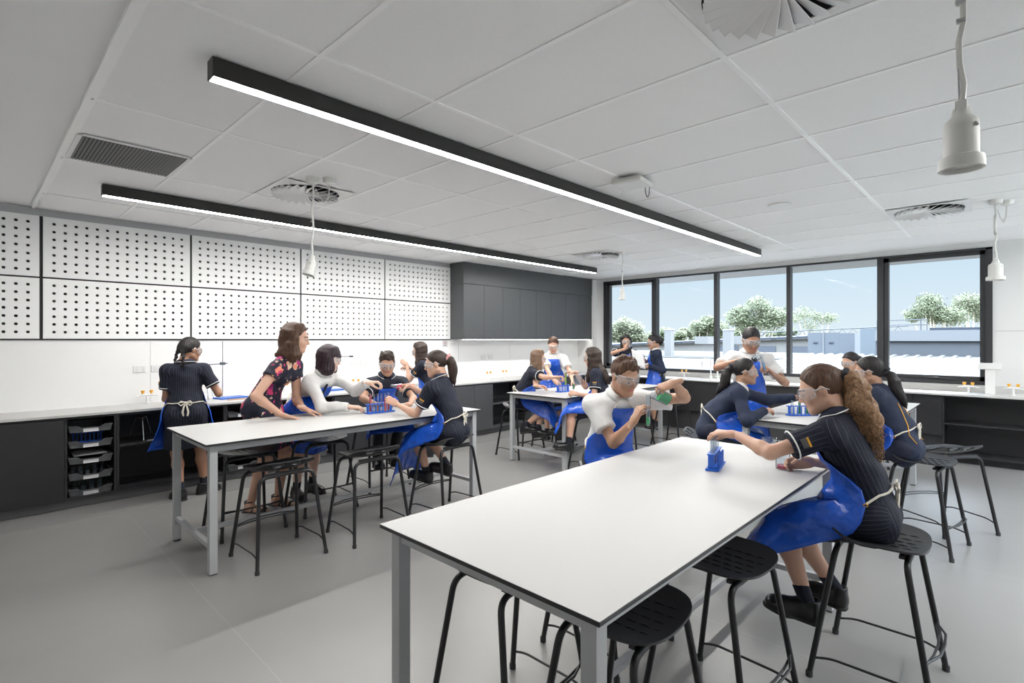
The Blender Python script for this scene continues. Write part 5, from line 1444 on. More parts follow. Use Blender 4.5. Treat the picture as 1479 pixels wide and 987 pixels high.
        for z_, r_ in ((.044, .052), (.066, .056), (.056, .068), (.030, .094)):
            row = []
            for k in range(21):
                a = -PI * .86 + 2 * PI * .86 * k / 20; row.append(cn + up_ * (z_ * sc_ * (1 if abs(a) > 1 else 1)) + (rt * math.sin(a + PI) * 1.0 + fw * math.cos(a + PI) * .92) * B(r_) - up_ * (.022 * (abs(a) / (PI * .86)) ** 3))
            row = np.array(row); dd = CF.ev(row); m_ = dd < .006
            if m_.any() and z_ < .05: row[m_] += up_ * (.008 - dd[m_])[:, None]
            rows.append(list(row))
        P_, F_ = sheet(rows, .004); cS = Soup().add(P_, F_, 0)
        if top in ('dress', 'polo'): cS.mb(MB().tube(rows[-1], .0030, 6), 1)
        cS.build('collar', [M_NAVY if top in ('dress', 'polo') else M_WHITEC, M_PIPE], root)
    if top == 'jacket':
        for s_ in 'LR':
            sg = -1 if s_ == 'L' else 1; zs = [hipC - V3((0, 0, .01)), hipC * .5 + waist * .5, waist, waist * .6 + shl * .4, waist * .35 + shl * .65]
            pts = [ringray(TC, c_, rt, fw, [sg * R(138 - 14 * math.sin(i * 1.2))], .007)[0][0] for i, c_ in enumerate(zs)]; ex.tube(pts, .0035, 6)
        white = M_GOLD
    cloth(CF, vox, nm_, [main, white], ex)
    if top == 'blouse':
        zs = [nb * .85 + shl * .15, shl * .8 + waist * .2, shl * .55 + waist * .45]; pts = [ringray(CF, c_, rt, fw, [0], .008)[0][0] for c_ in zs]
        MB().tube(pts, [.008, .016, .022], 6).build('navy_tie', M_NAVY, root)
    if top == 'jumper' or top == 'jacket':
        rows = []
        for z_, r_ in ((.044, .054), (.068, .058), (.058, .070), (.034, .090)):
            rows.append([nb + up_ * (.0 + z_ - .014 * (abs(-2.7 + 5.4 * k / 20) / 2.7) ** 3) * sc_ + fw * .006 + (rt * math.sin(-2.7 + 5.4 * k / 20 + PI) + fw * math.cos(-2.7 + 5.4 * k / 20 + PI) * .92) * B(r_) for k in range(21)])
        P_, F_ = sheet(rows, .004); Soup().add(P_, F_, 0).build('collar', [M_WHITEC if top == 'jumper' else M_NAVY], root)
    if top in ('dress',) and main is M_NAVYS:   # small gold flash on the left sleeve
        a, e_ = sh['L'], el['L']; u = nrm(e_ - a); out = nrm(-rt - u * (-rt @ u)); c_ = a + (e_ - a) * .40 + out * (B(.049) + .013 + .004)
        t_ = nrm(np.cross(u, out)); M = Matrix([[*u], [*t_], [*out]]).transposed(); Mx = Matrix.Translation(c_) @ M.to_4x4()
        MB().bbox(-.004, .004, -.022, .022, -.002, .006, .001, M=Mx).build('sleeve_flash', M_GOLD, root)
        MB().bbox(.006, .030, -.020, .020, -.002, .005, .001, M=Mx).build('sleeve_patch', mat('grey_embroidery', (.10, .10, .10), .8), root)
    if legs in ('trousers', 'skirt'):
        P = Field()
        if legs == 'trousers':
            for s_ in 'LR':
                P.cap(hipj[s_], kn[s_], B(.088) + .008, B(.062), k=.03); P.cap(kn[s_], an[s_] + (an[s_] - kn[s_]) * .02, B(.062), B(.050), k=.03, clip=[(an[s_] * .98 + kn[s_] * .02, nrm(an[s_] - kn[s_]))])
            P.cap(hipC, waist, B(.130) + .010, B(.108) + .010, k=.04, ax=fw0, sq=.78, clip=[(waist, up_)])
            for sg in (-1, 1): P.ell(hipC + Rp @ V3((sg * .058 * sc_, -.045 * sc_, -.005)), (B(.078) + .01,) * 3, k=.05)
            cloth(P, vox * 1.1, 'trousers', [M_TRACK])
        else:
            if seated:
                for s_ in 'LR': P.cap(hipj[s_], kn[s_], B(.088) + .012, B(.066) + .01, k=.05, clip=[(hipj[s_] + (kn[s_] - hipj[s_]) * .8, nrm(kn[s_] - hipj[s_]))], str_=(hipj[s_], nrm(kn[s_] - hipj[s_]), rt0, V3((0, 0, 1)), .1))
            else:
                mk = (kn['L'] + kn['R']) / 2; P.cap(waist, hipC * .3 + mk * .7 + (mk - hipC) * .5, B(.122) + .014, B(.205) + .014, k=.05, ax=fw0, sq=.8, clip=[(hipC * .2 + mk * .8, nrm(mk - hipC)), (waist, up_)], str_=(waist, V3((0, 0, 1)), rt, fw, .14))
            P.cap(hipC, waist, B(.132) + .014, B(.110) + .014, k=.04, ax=fw0, sq=.8, clip=[(waist, up_)], str_=(waist, V3((0, 0, 1)), rt, fw, .14))
            for sg in (-1, 1): P.ell(hipC + Rp @ V3((sg * .058 * sc_, -.045 * sc_, -.005)), (B(.078) + .014,) * 3, k=.05, str_=(waist, V3((0, 0, 1)), rt, fw, .14))
            cloth(P, vox * 1.1, 'skirt', [M_NAVYS if top in ('dress', 'blouse') else M_NAVY])
    # ---- socks and shoes
    for nm, (ft, yaw, pit) in (('L', feet[0]), ('R', feet[1])):
        u = nrm(kn[nm] - an[nm])
        if not adult:
            s_ = Field(); s_.cap(an[nm] - u * .01, an[nm] + u * .085 * sc_, B(.036), B(.040), k=.01, clip=[(an[nm] + u * .085 * sc_, u)])
            Vv, Q = s_.mesh(.007 if vox < .012 else .010); Soup().add(Vv, Q).build('sock', [M_SOCK], root)
        o = bpy.data.objects.new('sandal' if adult else 'shoe', ME_SANDAL if adult else ME_SHOE); link(o); o.parent = root
        o.location = an[nm]; o.rotation_euler = (R(pit), 0, R(yaw)); q = (.168 * H) / .235; o.scale = (q, q, q)
        if adult:   # bare foot inside the sandal, part of the same skin
            fm = Field(); M = np.array(o.rotation_euler.to_matrix()); A_ = lambda v: M @ (V3(v) * q) + an[nm]
            fm.cap(A_((0, -.025, -.045)), A_((0, .06, -.055)), .030 * q, .026 * q, k=.02); fm.cap(A_((0, .05, -.058)), A_((0, .135, -.064)), .030 * q, .016 * q, k=.02, ax=M @ V3((0, 0, 1)), sq=.6); fm.cap(an[nm], A_((0, -.01, -.04)), .030, .030 * q, k=.02)
            Vv, Q = fm.mesh(.007); Soup().add(Vv, Q).build('foot', [skin_], root)
    if adult:
        u = nrm(wr_['L'] - el['L']); c_ = wr_['L'] - u * .012; e1 = nrm(np.cross(u, V3((.1, .2, 1)))); e2 = np.cross(u, e1)
        MB().tube([c_ + (e1 * math.cos(2 * PI * k / 16) + e2 * math.sin(2 * PI * k / 16)) * .027 for k in range(16)], .005, 6, closed=True).build('wristwatch', M_CHROME, root)
    # ---- apron
    if apron:
        ap = ap or {}; rows = []; nu = 25; U = np.linspace(-1, 1, nu)
        tops = ap.get('top', .98); nbib = 9
        for i in range(nbib):
            t = i / (nbib - 1); c_ = (waist * (1 - tops) + shl * tops) * (1 - t) + waist * t
            if t > .8: c_ = c_ + (hipC - waist) * (t - .8) * 1.2
            A_ = R(38 + 8 * t + (60 * max(0, (t - .35) / .65) ** 1.3))
            P_, D_ = ringray(TC, c_, rt, fw, U * A_, .007 + .004 * t); rows.append(P_)
        if seated:
            mk = (kn['L'] + kn['R']) / 2; sep = np.linalg.norm(kn['L'] - kn['R']) / 2; hwid = ap.get('w', .27); ext = ap.get('ext', .12); nl = 12; drop = ap.get('drop', .10); dang = ap.get('ang', 60); skew = V3(ap.get('skew', (0, 0, 0)))
            p0 = hipC + Rp @ V3((0, .085, .02)); u0 = nrm(mk - hipC)
            for i in range(1, nl + 1):
                t = i / nl; base = hipC * (1 - t) + (mk + u0 * .03) * t; rth = B(.088) * (1 - t) + B(.062) * t + .022
                upv = nrm(V3((0, 0, 1)) - u0 * u0[2]); row = []; flat = sep * t + .05 * (1 - t) + rth * .9; hw_ = hwid * (.85 + .15 * t)
                for u in U:
                    a = abs(u) * hw_; sg = 1 if u > 0 else -1
                    if a < flat: xx, zz = a, -.25 * (a / flat) ** 4 * .10
                    else: q = a - flat; xx, zz = flat + q * .34, -.025 - q * .93
                    row.append(base + rt0 * sg * xx + upv * (rth + zz) + skew * t * .3 + V3((0, 0, .006 * math.sin(u * 9 + t * 5 + x))))
                rows.append(np.array(row))
            nd = 7; last = rows[-1]; L_ = ext + drop
            for i in range(1, nd + 1):
                t = i / nd; al = R(dang) * min(1, t * 2.2); row = []
                ln = L_ * t; fwd = u0 * (ln * math.cos(al * .9)) + V3((0, 0, -1)) * (ln * math.sin(al))
                for j, u in enumerate(U):
                    p = last[j]; edge = p[2] - last[nu // 2][2]
                    row.append(p + fwd + V3((0, 0, -edge * .55 * t)) + skew * t * .7 + rt0 * (u * .03 * t) + u0 * .010 * math.sin(u * 11 + x * 2) * t)
                rows.append(np.array(row))
        else:
            mk = (kn['L'] + kn['R']) / 2; nl = 16; ln = ap.get('len', .92)
            for i in range(1, nl + 1):
                t = i / nl; c_ = hipC * (1 - t * ln) + mk * t * ln + (hipC - mk) * 0; A_ = R(106 - 12 * t) * ap.get('wrap', 1)
                P_, D_ = ringray(TC, c_, rt0, fw0, U * A_, .010 + .012 * t)
                rad = np.linalg.norm(P_ - c_, axis=1); mn = (B(.155) + .035 * t) * (1 - .15 * np.cos(U * A_)); rr = np.maximum(rad, mn) + .006 * np.sin(U * 10 + t * 4 + x) * t + ap.get('flare', .02) * t * np.abs(U) ** 2
                rows.append(c_ + D_ * rr[:, None] + V3((0, 0, -.0)))
        PF = Field(); PF.p = list(TC.p)
        for s_ in 'LR': PF.cap(hipj[s_], kn[s_], B(.088 if legs else .080) + (.012 if legs else 0), B(.064 if legs else .056), k=.03); PF.cap(kn[s_], an[s_], B(.054), B(.040), k=.03)
        A = np.array(rows)
        if seated: A[nbib + 1:, :, 2] = np.minimum(A[nbib + 1:, :, 2], .816)
        sh_ = A.shape; P = A.reshape(-1, 3)
        for _ in range(3):
            d = PF.ev(P); m = d < .007
            if m.any(): P[m] += PF.grad(P[m]) * (.008 - d[m])[:, None]
        A = P.reshape(sh_)
        for _ in range(2): A[1:-1] = A[1:-1] * .5 + .25 * (A[:-2] + A[2:])
        P = A.reshape(-1, 3)
        for _ in range(3):
            d = PF.ev(P); m = d < .009
            if m.any(): P[m] += PF.grad(P[m]) * (.011 - d[m])[:, None]
        A = P.reshape(sh_)
        P = A.reshape(-1, 3); fold = np.clip(wobble(P, 17, 1., x) + .6 * wobble(P, 38, 1., y), 0, 2); gN = PF.grad(P); gN[:, 2] *= (.4 if seated else 1); A = (P + gN * (fold * .010)[:, None]).reshape(sh_)
        if seated: A[nbib + 1:, :, 2] = np.minimum(A[nbib + 1:, :, 2], .822)
        P_, F_ = sheet(A, .003); ao = Soup().add(P_, F_, 0).build('apron', [M_APRON], root)
        ey = MB(); nk_ = MB()
        for j in (0, nu - 1):
            p = A[nbib - 1, j] * .9 + A[nbib - 1, 1 if j == 0 else nu - 2] * .1; n_ = nrm(p - waist); e1 = nrm(np.cross(n_, V3((0, 0, 1)))); e2 = np.cross(n_, e1)
            one = MB().tube([p + n_ * .003 + (e1 * math.cos(2 * PI * k / 12) + e2 * math.sin(2 * PI * k / 12)) * .0075 for k in range(12)], .0026, 6, closed=True); one.build('brass_eyelet', M_BRASS, ao)
        for j in (0, nu - 1):
            p = A[0, j]; nk_.tube([p, p * .5 + (nb + (p - nb) * .1) * .5 + fw * .02 + up_ * .02, nb + rt * (.052 if j else -.052) * sc_ + up_ * .030, nb - fw * .050 * sc_ + up_ * .030], .0045, 6)
        # waist tie round the back with a bow
        a0, a1 = R(100), R(260); cw = waist + (hipC - waist) * .24; P_, D_ = ringray(TC, cw, rt, fw, np.linspace(a0, a1, 15), .006)
        pts = [A[nbib - 1, -1]] + list(P_[1:-1]) + [A[nbib - 1, 0]]
        pts = [p + V3((0, 0, .004 * math.sin(i))) for i, p in enumerate(pts)]
        ey.tube(pts, .0052, 6)
        if bow:
            c_ = P_[7] - fw * .006; bk = -fw
            for sg in (-1, 1):
                ey.tube([c_, c_ + rt * sg * .035 + V3((0, 0, .016)) + bk * .012, c_ + rt * sg * .058 + V3((0, 0, -.004)) + bk * .014, c_ + rt * sg * .036 + V3((0, 0, -.026)) + bk * .014, c_], .0058, 6)
                ey.tube([c_, c_ + rt * sg * .012 + V3((0, 0, -.035)) + bk * .014, c_ + rt * sg * .022 + V3((0, 0, -.085)) + bk * .010, c_ + rt * sg * .016 + V3((0, 0, -.125)) + bk * .012], [.0055, .008, .0095, .007], 6)
            ey.tube([c_ - rt * .009 + bk * .006, c_ + rt * .009 + bk * .006], .011, 8)
        ey.build('apron_tie', M_STRING, ao); nk_.build('neck_strap', M_STRING, ao)
    # ---- goggles
    if goggles:
        G = Soup(); rows = []
        for z_ in np.linspace(-.030, .027, 6):
            rows.append([V3((math.sin(a) * .079, math.cos(a) * (.098 - .012 * (abs(z_) / .026) ** 2) + .012, z_ * (1 - .25 * (abs(a) / 1.35) ** 4) + .001)) - (V3((0, .006, 0)) * (1 - min(1, abs(a) * 4)) if z_ < -.01 else 0) for a in np.linspace(-1.35, 1.35, 25)])
        P_, F_ = sheet(rows, .0022); G.add((P_ * hs) @ Rh.T + hc, F_, 0)
        mb = MB(); mb.tube(rows[0] + rows[-1][::-1], .0019, 6, closed=True)
        for sg in (-1, 1): mb.tube([V3((sg * .077, .030, .006)), V3((sg * .082, -.01, .012)), V3((sg * .081, -.035, -.008))], [.0045, .0035, .0025], 6)
        mb.v = [tuple((Rh @ (V3(v) * hs)) + hc) for v in mb.v]; G.mb(mb, 1); G.build('goggles', [M_GOG, M_GOGF], root)
    # ---- hair
    if hair: make_hair(root, hair, hc, Rh, hs, hairlen, dl, vox, band, curlseed, TC, nb, up_, fw, hairdir)
    root['_'] = 0; del root['_']
    return root, dict(L=L, R=Rr, hc=Rw @ hc + T0)

def make_hair(root, hair, hc, Rh, s, ln, dl, vox, band, seed, TC, nb, up_, fw, hairdir):
    chains = []; style, hm = hair; F = Field(); rnd = random.Random(int(seed) + 5)
    A = lambda v: Rh @ (V3(v) * s) + hc; dn = V3((0, 0, -1)); cut = lambda p, n: (A(p), Rh @ nrm(n))
    face = cut((0, .068, .077), (0, .82, -.57)); th = {'short': .007, 'buzz': .005}.get(style, .009)
    F.ell(A((0, -.014, .032)), V3((.073 + th, .091 + th, .085 + th)) * s, M=Rh, k=.02, clip=[face])
    T = Field() if style == 'curlpony' else F
    if style == 'buzz':
        F.p[-1] = F.p[-1][:4] + ([cut((0, .074, .066), (0, .84, -.54)), cut((0, 0, -.040), (0, 0, -1))],) + F.p[-1][5:]
    elif style == 'short':
        F.p[-1] = F.p[-1][:4] + ([cut((0, .070, .072), (0, .84, -.54)), cut((0, 0, -.045), (0, 0, -1))],) + F.p[-1][5:]
        for i in range(34):
            a = rnd.uniform(0, 2 * PI); q = rnd.random() ** .5; c_ = V3((.056 * q * math.cos(a), -.010 + .072 * q * math.sin(a), .100 + .018 * (1 - q * q) - .02 * q * q * (math.sin(a) > 0)))
            F.cap(A(c_ * (1, 1, .86)), A(c_ + V3((rnd.uniform(-.014, .014), rnd.uniform(-.008, .016), rnd.uniform(.002, .010)))), .016 * s, .009 * s, k=.012)
    elif style in ('pony', 'curlpony', 'lowpony'):
        for sg in (-1, 1): F.ell(A((sg * .084, .004, -.012)), V3((.022, .022, .030)) * s, M=Rh, k=.01, op='s')
        z0 = .035 if style != 'lowpony' else -.02
        bp = A((0, -.108, z0)); F.cap(A((0, -.075, z0)), bp, .040 * s, .020 * s, k=.03)
        d = (-(Rh @ V3((0, 1, -.2)))); p = bp; n = 7; st = ln / n; hd = dl(hairdir) if hairdir is not None else V3((0, 0, 0))
        r_ = [.018, .030, .038, .040, .036, .028, .018, .006] if style != 'curlpony' else [.020, .042, .054, .058, .056, .048, .036, .014]
        chain = [p]
        for i in range(n):
            d = nrm(d * .55 + dn * (.6 + .2 * i) + hd * .25); e_ = p + d * st
            dd = TC.ev(e_[None])[0] - r_[i] * s * .8
            if dd < 0: e_ = e_ - TC.grad(e_[None])[0] * dd
            T.cap(p, e_, r_[i] * s, r_[i + 1] * s, k=.02); p = e_; chain.append(p)
        if band is not None:
            mb = MB(); u = nrm(chain[1] - chain[0]); e1 = nrm(np.cross(u, V3((.1, .2, 1)))); e2 = np.cross(u, e1)
            mb.tube([bp + u * .004 + (e1 * math.cos(2 * PI * k / 18) + e2 * math.sin(2 * PI * k / 18)) * .026 * s * (1 + .12 * (k % 3)) for k in range(18)], .015 * s, 7, closed=True); mb.build('hair_band', band, root)
    elif style in ('long', 'wavy', 'bob'):
        L_ = ln; n = 5
        fl = A((0, .086, .060))
        for k in range(17):
            a = -PI * .70 + 2 * PI * .70 * k / 16      # 0 = back of the head
            if style == 'wavy' and abs(a) > 2.05: continue
            p = V3((math.sin(a) * .072, -math.cos(a) * .082 - .012 - (.012 if abs(a) > 1.9 else 0), .035)); lf = L_ * (1 - (.35 if style == 'long' else .12) * (abs(a) / 2.2) ** 2); q = A(p); d = dn * .9 + (q - hc) * (1.2 if style == 'wavy' else .55); pr = q; r0 = .020 * s; ch_ = [q]
            if style == 'bob' and abs(a) > 2.0: lf *= .96
            for i in range(n):
                d = nrm(d * .6 + dn * (.9 if style != 'wavy' else .6)); wv = (Rh @ V3((math.sin(i * 2.2 + k), math.cos(i * 1.9 + k), 0))) * (.010 if style == 'wavy' else .002)
                e_ = pr + d * (lf + .035) / n + wv; dd = TC.ev(e_[None])[0] - .012
                if dd < 0: e_ = e_ - TC.grad(e_[None])[0] * dd
                r1 = r0 * (1.08 if style != 'long' else .98) if i < n - 1 else r0 * .6
                F.cap(pr, e_, r0, r1, k=.02); pr = e_; r0 = r1; ch_.append(e_)
            chains.append(ch_)
        if style == 'bob':
            for k in range(9):
                t = -1 + 2 * k / 8; F.cap(A((t * .052, .045 - .02 * t * t, .10)), A((t * .060, .094 - .034 * t * t, .036)), .014 * s, .009 * s, k=.014)
        for sg in (-1, 1):
            F.cap(A((sg * .02, .03, .108)), A((sg * .068, .038, .040)), .013 * s, .013 * s, k=.02)
    elif style == 'braid':
        for sg in (-1, 1):
            p = A((sg * .040, -.090, -.045)); F.cap(A((sg * .035, -.07, .0)), p, .035 * s, .020 * s, k=.03); d = nrm(dn * .6 + (Rh @ V3((sg * .35, -.2, 0))))
            for i in range(int(ln / .026)):
                d = nrm(d * .7 + dn * .4); e_ = p + d * .026; o_ = (Rh @ V3((1, 0, 0))) * (.006 if i % 2 else -.006); F.ell(e_ + o_, (.0165 * s,) * 3, k=.006); p = e_
    f1 = 55 if style in ('curlpony', 'wavy', 'short') else 45; am = {'curlpony': .010, 'wavy': .0045, 'short': .005, 'buzz': .0005, 'braid': .0012}.get(style, .0022)
    def ds(P):
        q = P - hc; ph = np.arctan2(q[:, 0], q[:, 1]); far = np.clip((np.linalg.norm(q, axis=1) - .11) / .05, .25, 1) if style == 'curlpony' else 1
        return wobble(P, f1, am, seed) * far + (np.sin(ph * 26 + 3 * np.sin(q[:, 2] * 20)) * .0014 if style not in ('buzz', 'curlpony') else 0)
    hv = max(.0040, vox * .5); Vv, Q = F.mesh(hv, disp=(ds if style != 'curlpony' else (lambda P: wobble(P, 45, .002, 1) + np.sin(P @ Rh[:, 0] * 300) * .0012)), smooth=1)
    ho = Soup().add(Vv, Q, 0)
    if chains and vox < .0105:
        mb = MB()
        for i in range(240 if style == 'wavy' else 150):
            ch_ = rnd.choice(chains); o_ = nrm(ch_[-1] - hc - V3((0, 0, (ch_[-1] - hc)[2]))) ; j0 = rnd.randint(0, 2); off = o_ * rnd.uniform(.010, .021) * s + V3((rnd.gauss(0, .006), rnd.gauss(0, .006), rnd.uniform(-.02, .012)))
            am_ = .006 if style == 'wavy' else .0015; pts = []; ph = rnd.random() * 6
            for q in range(13):
                t = (j0 + (len(ch_) - 1 - j0) * q / 12); a = int(min(t, len(ch_) - 2)); p_ = ch_[a] * (1 - (t - a)) + ch_[a + 1] * (t - a); pts.append(p_ + off + V3((am_ * math.sin(q * 1.3 + ph), am_ * math.cos(q * 1.3 + ph), 0)))
            mb.tube(pts, [.0022] * 12 + [.0008], 4)
        ho.mb(mb, 0)
    ho.build('hair', [hm], root)
    if style == 'curlpony':
        Vv, Q = T.mesh(hv, disp=lambda P: wobble(P, 62, .011, 2) + wobble(P, 150, .004, 5), smooth=1); S = Soup().add(Vv, Q, 0); mb = MB()
        for i in range(650):
            j = rnd.randint(0, 6); a, b_ = chain[j], chain[min(7, j + 1)]; c_ = a + (b_ - a) * rnd.random(); o_ = nrm(V3((rnd.gauss(0, 1), rnd.gauss(0, 1), rnd.gauss(0, .4)))); c_ = c_ + o_ * r_[j] * s * rnd.uniform(.85, 1.08)
            pts = []; w_ = rnd.uniform(.005, .011); f_ = rnd.uniform(6, 11); e1 = nrm(np.cross(o_, dn)); ln_ = rnd.uniform(.05, .12)
            for q in range(12): t = q / 11; pts.append(c_ + dn * t * ln_ + (b_ - a) * t * .3 + e1 * w_ * math.sin(f_ * t * 2 + i) + o_ * w_ * math.cos(f_ * t * 2 + i))
            mb.tube(pts, [.0014] * 11 + [.0006], 4)
        S.mb(mb, 0); S.build('ponytail', [H_CURL], root)

# ================================================================== PEOPLE
def A_(w_, f, d, pose='relax', pole=None): return dict(wrist=w_, f=f, d=d, pose=pose, pole=pole)
f2 = lambda a: V3((math.cos(R(a)), math.sin(R(a)), 0))          # a level direction, degrees from +X

# foreground, curly ponytail
person('person with curly brown ponytail, goggles, pinstripe dress and blue apron reaching to the foreground rack', 2.85, .49, 6, 1.46, .700, lean=22, twist=6, head=(8, 22, 0),
       L=A_(W(1062, 628, 2.60), (-.25, 1, .05), (-.2, .1, 1), 'over', (-1, 0, -.6)), Rr=A_(W(1172, 668, 2.62), (-.35, .9, -.12), (.9, .3, .3), 'cup', (1, -.6, -.5)),
       feet=[(W(1165, 868, 2.42), 5, 8), (W(1205, 848, 2.62), -10, 10)], seated=True, skin_=SK_LIGHT, hair=('curlpony', H_BROWN), hairlen=.34, band=M_BAND, vox=.0075, knees=(-.05, 1, -.05), ap=dict(w=.30, ext=.10, drop=.06, ang=50))
# boy pouring green liquid
person('person with short brown hair in white shirt pouring green liquid from a flask', 2.90, 1.93, 145, 1.50, .71, lean=27, twist=4, head=(16, 22, 0),
       Rr=A_(W(914, 610, 2.96), (.35, -.3, .9), (-.8, .5, .1), 'pinch', (0, -.2, -1)), L=A_(W(975, 553, 3.02), (-.66, .62, -.30), (-.15, -.5, 1), 'grip', (.694, -.72, -.15)),
       feet=[(V3((2.92, 1.75, .33)), 0, 0), (V3((3.12, 1.72, .33)), 0, 0)], seated=True, skin_=SK_TAN, hair=('short', H_BROWN), top='shirt', legs='trousers', female=False, vox=.008, curlseed=3, ap=dict(top=1.12, w=.26, drop=.05, ext=.02))
# left table
person('person in dark floral dress with wavy brown hair leaning on the left table', 1.80, 4.80, -140, 1.70, .89, lean=33, twist=0, head=(22, 12, 0),
       Rr=A_(W(407, 600, 4.33), (.8, -.45, -.22), (0, .1, 1), 'flat', (-1, .1, .1)), L=A_(W(438, 590, 4.52), (.8, -.2, -.35), (-.1, .1, 1), 'flat', (.2, 1, 0)),
       feet=[(V3((1.95, 4.82, .092)), 0, 0), (V3((1.71, 4.80, .092)), -5, 0)], skin_=SK_LIGHT, hair=('wavy', H_BROWN), hairlen=.22, top='floral', apron=False, goggles=False, adult=True, vox=.009, curlseed=8)
person('person with black bob and fringe in white blouse reaching to a red tube', 2.20, 4.90, -167, 1.54, .82, lean=46, twist=0, head=(38, 16, 0),
       Rr=A_(W(503, 588, 4.62), (.9, -.35, -.05), (-.3, 0, 1), 'relax', (-.4, -.3, -1)), L=A_(W(531, 553, 4.68), (.8, -.55, .05), (.1, 0, 1), 'pinch', (.3, .2, -1)),
       feet=[(V3((2.36, 5.02, .09)), 0, 0), (V3((2.16, 4.92, .09)), -15, 0)], skin_=SK_PALE, hair=('bob', H_PLUM), hairlen=.15, top='blouse', legs='skirt', vox=.009, curlseed=2, ap=dict(len=.85))
person('person in navy polo and goggles sitting behind the rack of red tubes', 2.97, 4.72, 160, 1.48, .71, lean=30, twist=0, head=(-6, 20, 0),
       Rr=A_(W(545, 585, 4.80), (.8, -.4, .1), (0, -.3, 1), 'relax', (-1, .2, -.4)), L=A_(W(592, 584, 4.92), (-.7, -.6, .1), (0, -.3, 1), 'relax', (1, .1, -.4)),
       feet=[(W(568, 657, 5.05), 0, 5), (W(545, 662, 5.0), 0, 5)], seated=True, skin_=SK_TAN, hair=('short', H_DARK), top='polo', legs='trousers', female=False, vox=.009, curlseed=6, ap=dict(drop=.16, ext=.06, w=.27))
person('person with pink hair tie and long blue apron pouring red liquid at left table', 2.90, 3.50, 24, 1.46, .715, lean=20, twist=4, head=(24, 12, 0),
       L=A_(W(573, 584, 4.55), (-.55, .6, .45), (-.6, -.3, .5), 'grip', (.1, -.6, -1)), Rr=A_(W(592, 557, 4.85), (-.9, .3, -.05), (.2, .5, .8), 'grip', (.5, .2, -.8)),
       feet=[(W(617, 682, 4.72), 0, 15), (W(645, 671, 4.72), 0, 15)], seated=True, skin_=SK_LIGHT, hair=('pony', H_DARK), hairlen=.27, band=M_BANDP, vox=.009, ap=dict(drop=.30, ext=.08, w=.30, ang=78, skew=(-.06, 0, 0)))
person('person at the bench behind the left table, long dark hair, blue apron', 4.16, 5.50, 42, 1.46, .775, lean=12, twist=0, head=(10, 18, 0),
       L=A_(W(588, 528, 6.85), (-.5, .5, .6), (-.5, -.5, .3), 'grip', (-.3, 0, -1)), Rr=A_(V3((4.15, 5.95, 1.12)), (0, 1, 0), (.5, 0, .8), 'relax', (1, 0, -.6)),
       skin_=SK_LIGHT, hair=('long', H_DARK), hairlen=.26, vox=.012)
person('person standing with back turned at the left bench, black braids, apron tied behind', 1.44, 5.70, -10, 1.50, .795, lean=4, twist=-6, head=(-62, 14, 0),
       Rr=A_(W(311, 556, 5.30), (-.1, .2, 1), (.9, -.3, 0), 'relax', (.4, -.5, -1)), L=A_(V3((1.40, 5.98, 1.0)), (.6, .7, .2), (-.7, .2, .6), 'relax', (-.35, -.5, -1)),
       feet=[(V3((1.38, 5.64, .09)), 18, 0), (V3((1.60, 5.72, .09)), -60, 0)], skin_=SK_BROWN, hair=('braid', H_BLACK), hairlen=.13, vox=.009, ap=dict(flare=.10, wrap=1.05))
# back table
person('person with long light brown hair and goggles sitting left of the back table', 4.97, 4.62, -146, 1.45, .715, lean=30, twist=0, head=(2, 14, 0),
       Rr=A_(W(806, 546, 6.12), (.6, -.8, .1), (.3, 0, 1), 'grip', (-.2, -.2, -1)), L=A_(W(776, 562, 6.30), (.6, -.8, -.05), (.2, .3, 1), 'relax', (.2, .3, -1)),
       feet=[(W(775, 622, 6.52), 0, 10), (W(758, 616, 6.55), 0, 10)], seated=True, skin_=SK_LIGHT, hair=('long', H_FAIR), hairlen=.30, vox=.010, knees=(0, 1, .3), ap=dict(drop=.10, ext=.10, w=.30))
person('person in white shirt with hair pulled back standing behind the back table', 6.20, 5.10, 129, 1.54, .81, lean=8, twist=0, head=(0, 26, 0),
       Rr=A_(W(803, 556, 7.45), (.2, -.5, -.4), (-.5, 0, .7), 'relax', (-1, .3, -.4)), L=A_(W(829, 556, 7.45), (-.2, -.5, -.4), (.5, 0, .7), 'relax', (1, -.3, -.4)),
       skin_=SK_LIGHT, hair=('pony', H_BROWN), hairlen=.2, top='shirt', legs='skirt', vox=.012)
person('person with long black hair sitting right of the back table, blue apron over knees', 5.06, 3.42, 30, 1.46, .715, lean=15, twist=0, head=(0, 12, 0),
       Rr=A_(W(830, 538, 6.30), (-.8, .6, .05), (.2, .2, 1), 'relax', (.4, -.3, -.8)), L=A_(W(836, 570, 5.98), (-.8, .5, .25), (-.4, -.4, .7), 'grip', (-.3, -.5, -1)),
       feet=[(W(822, 641, 5.90), 0, 12), (W(812, 620, 6.35), 0, 10)], seated=True, skin_=SK_LIGHT, hair=('long', H_DARK), hairlen=.36, vox=.010, ap=dict(drop=.24, ext=.06, w=.30, ang=72))
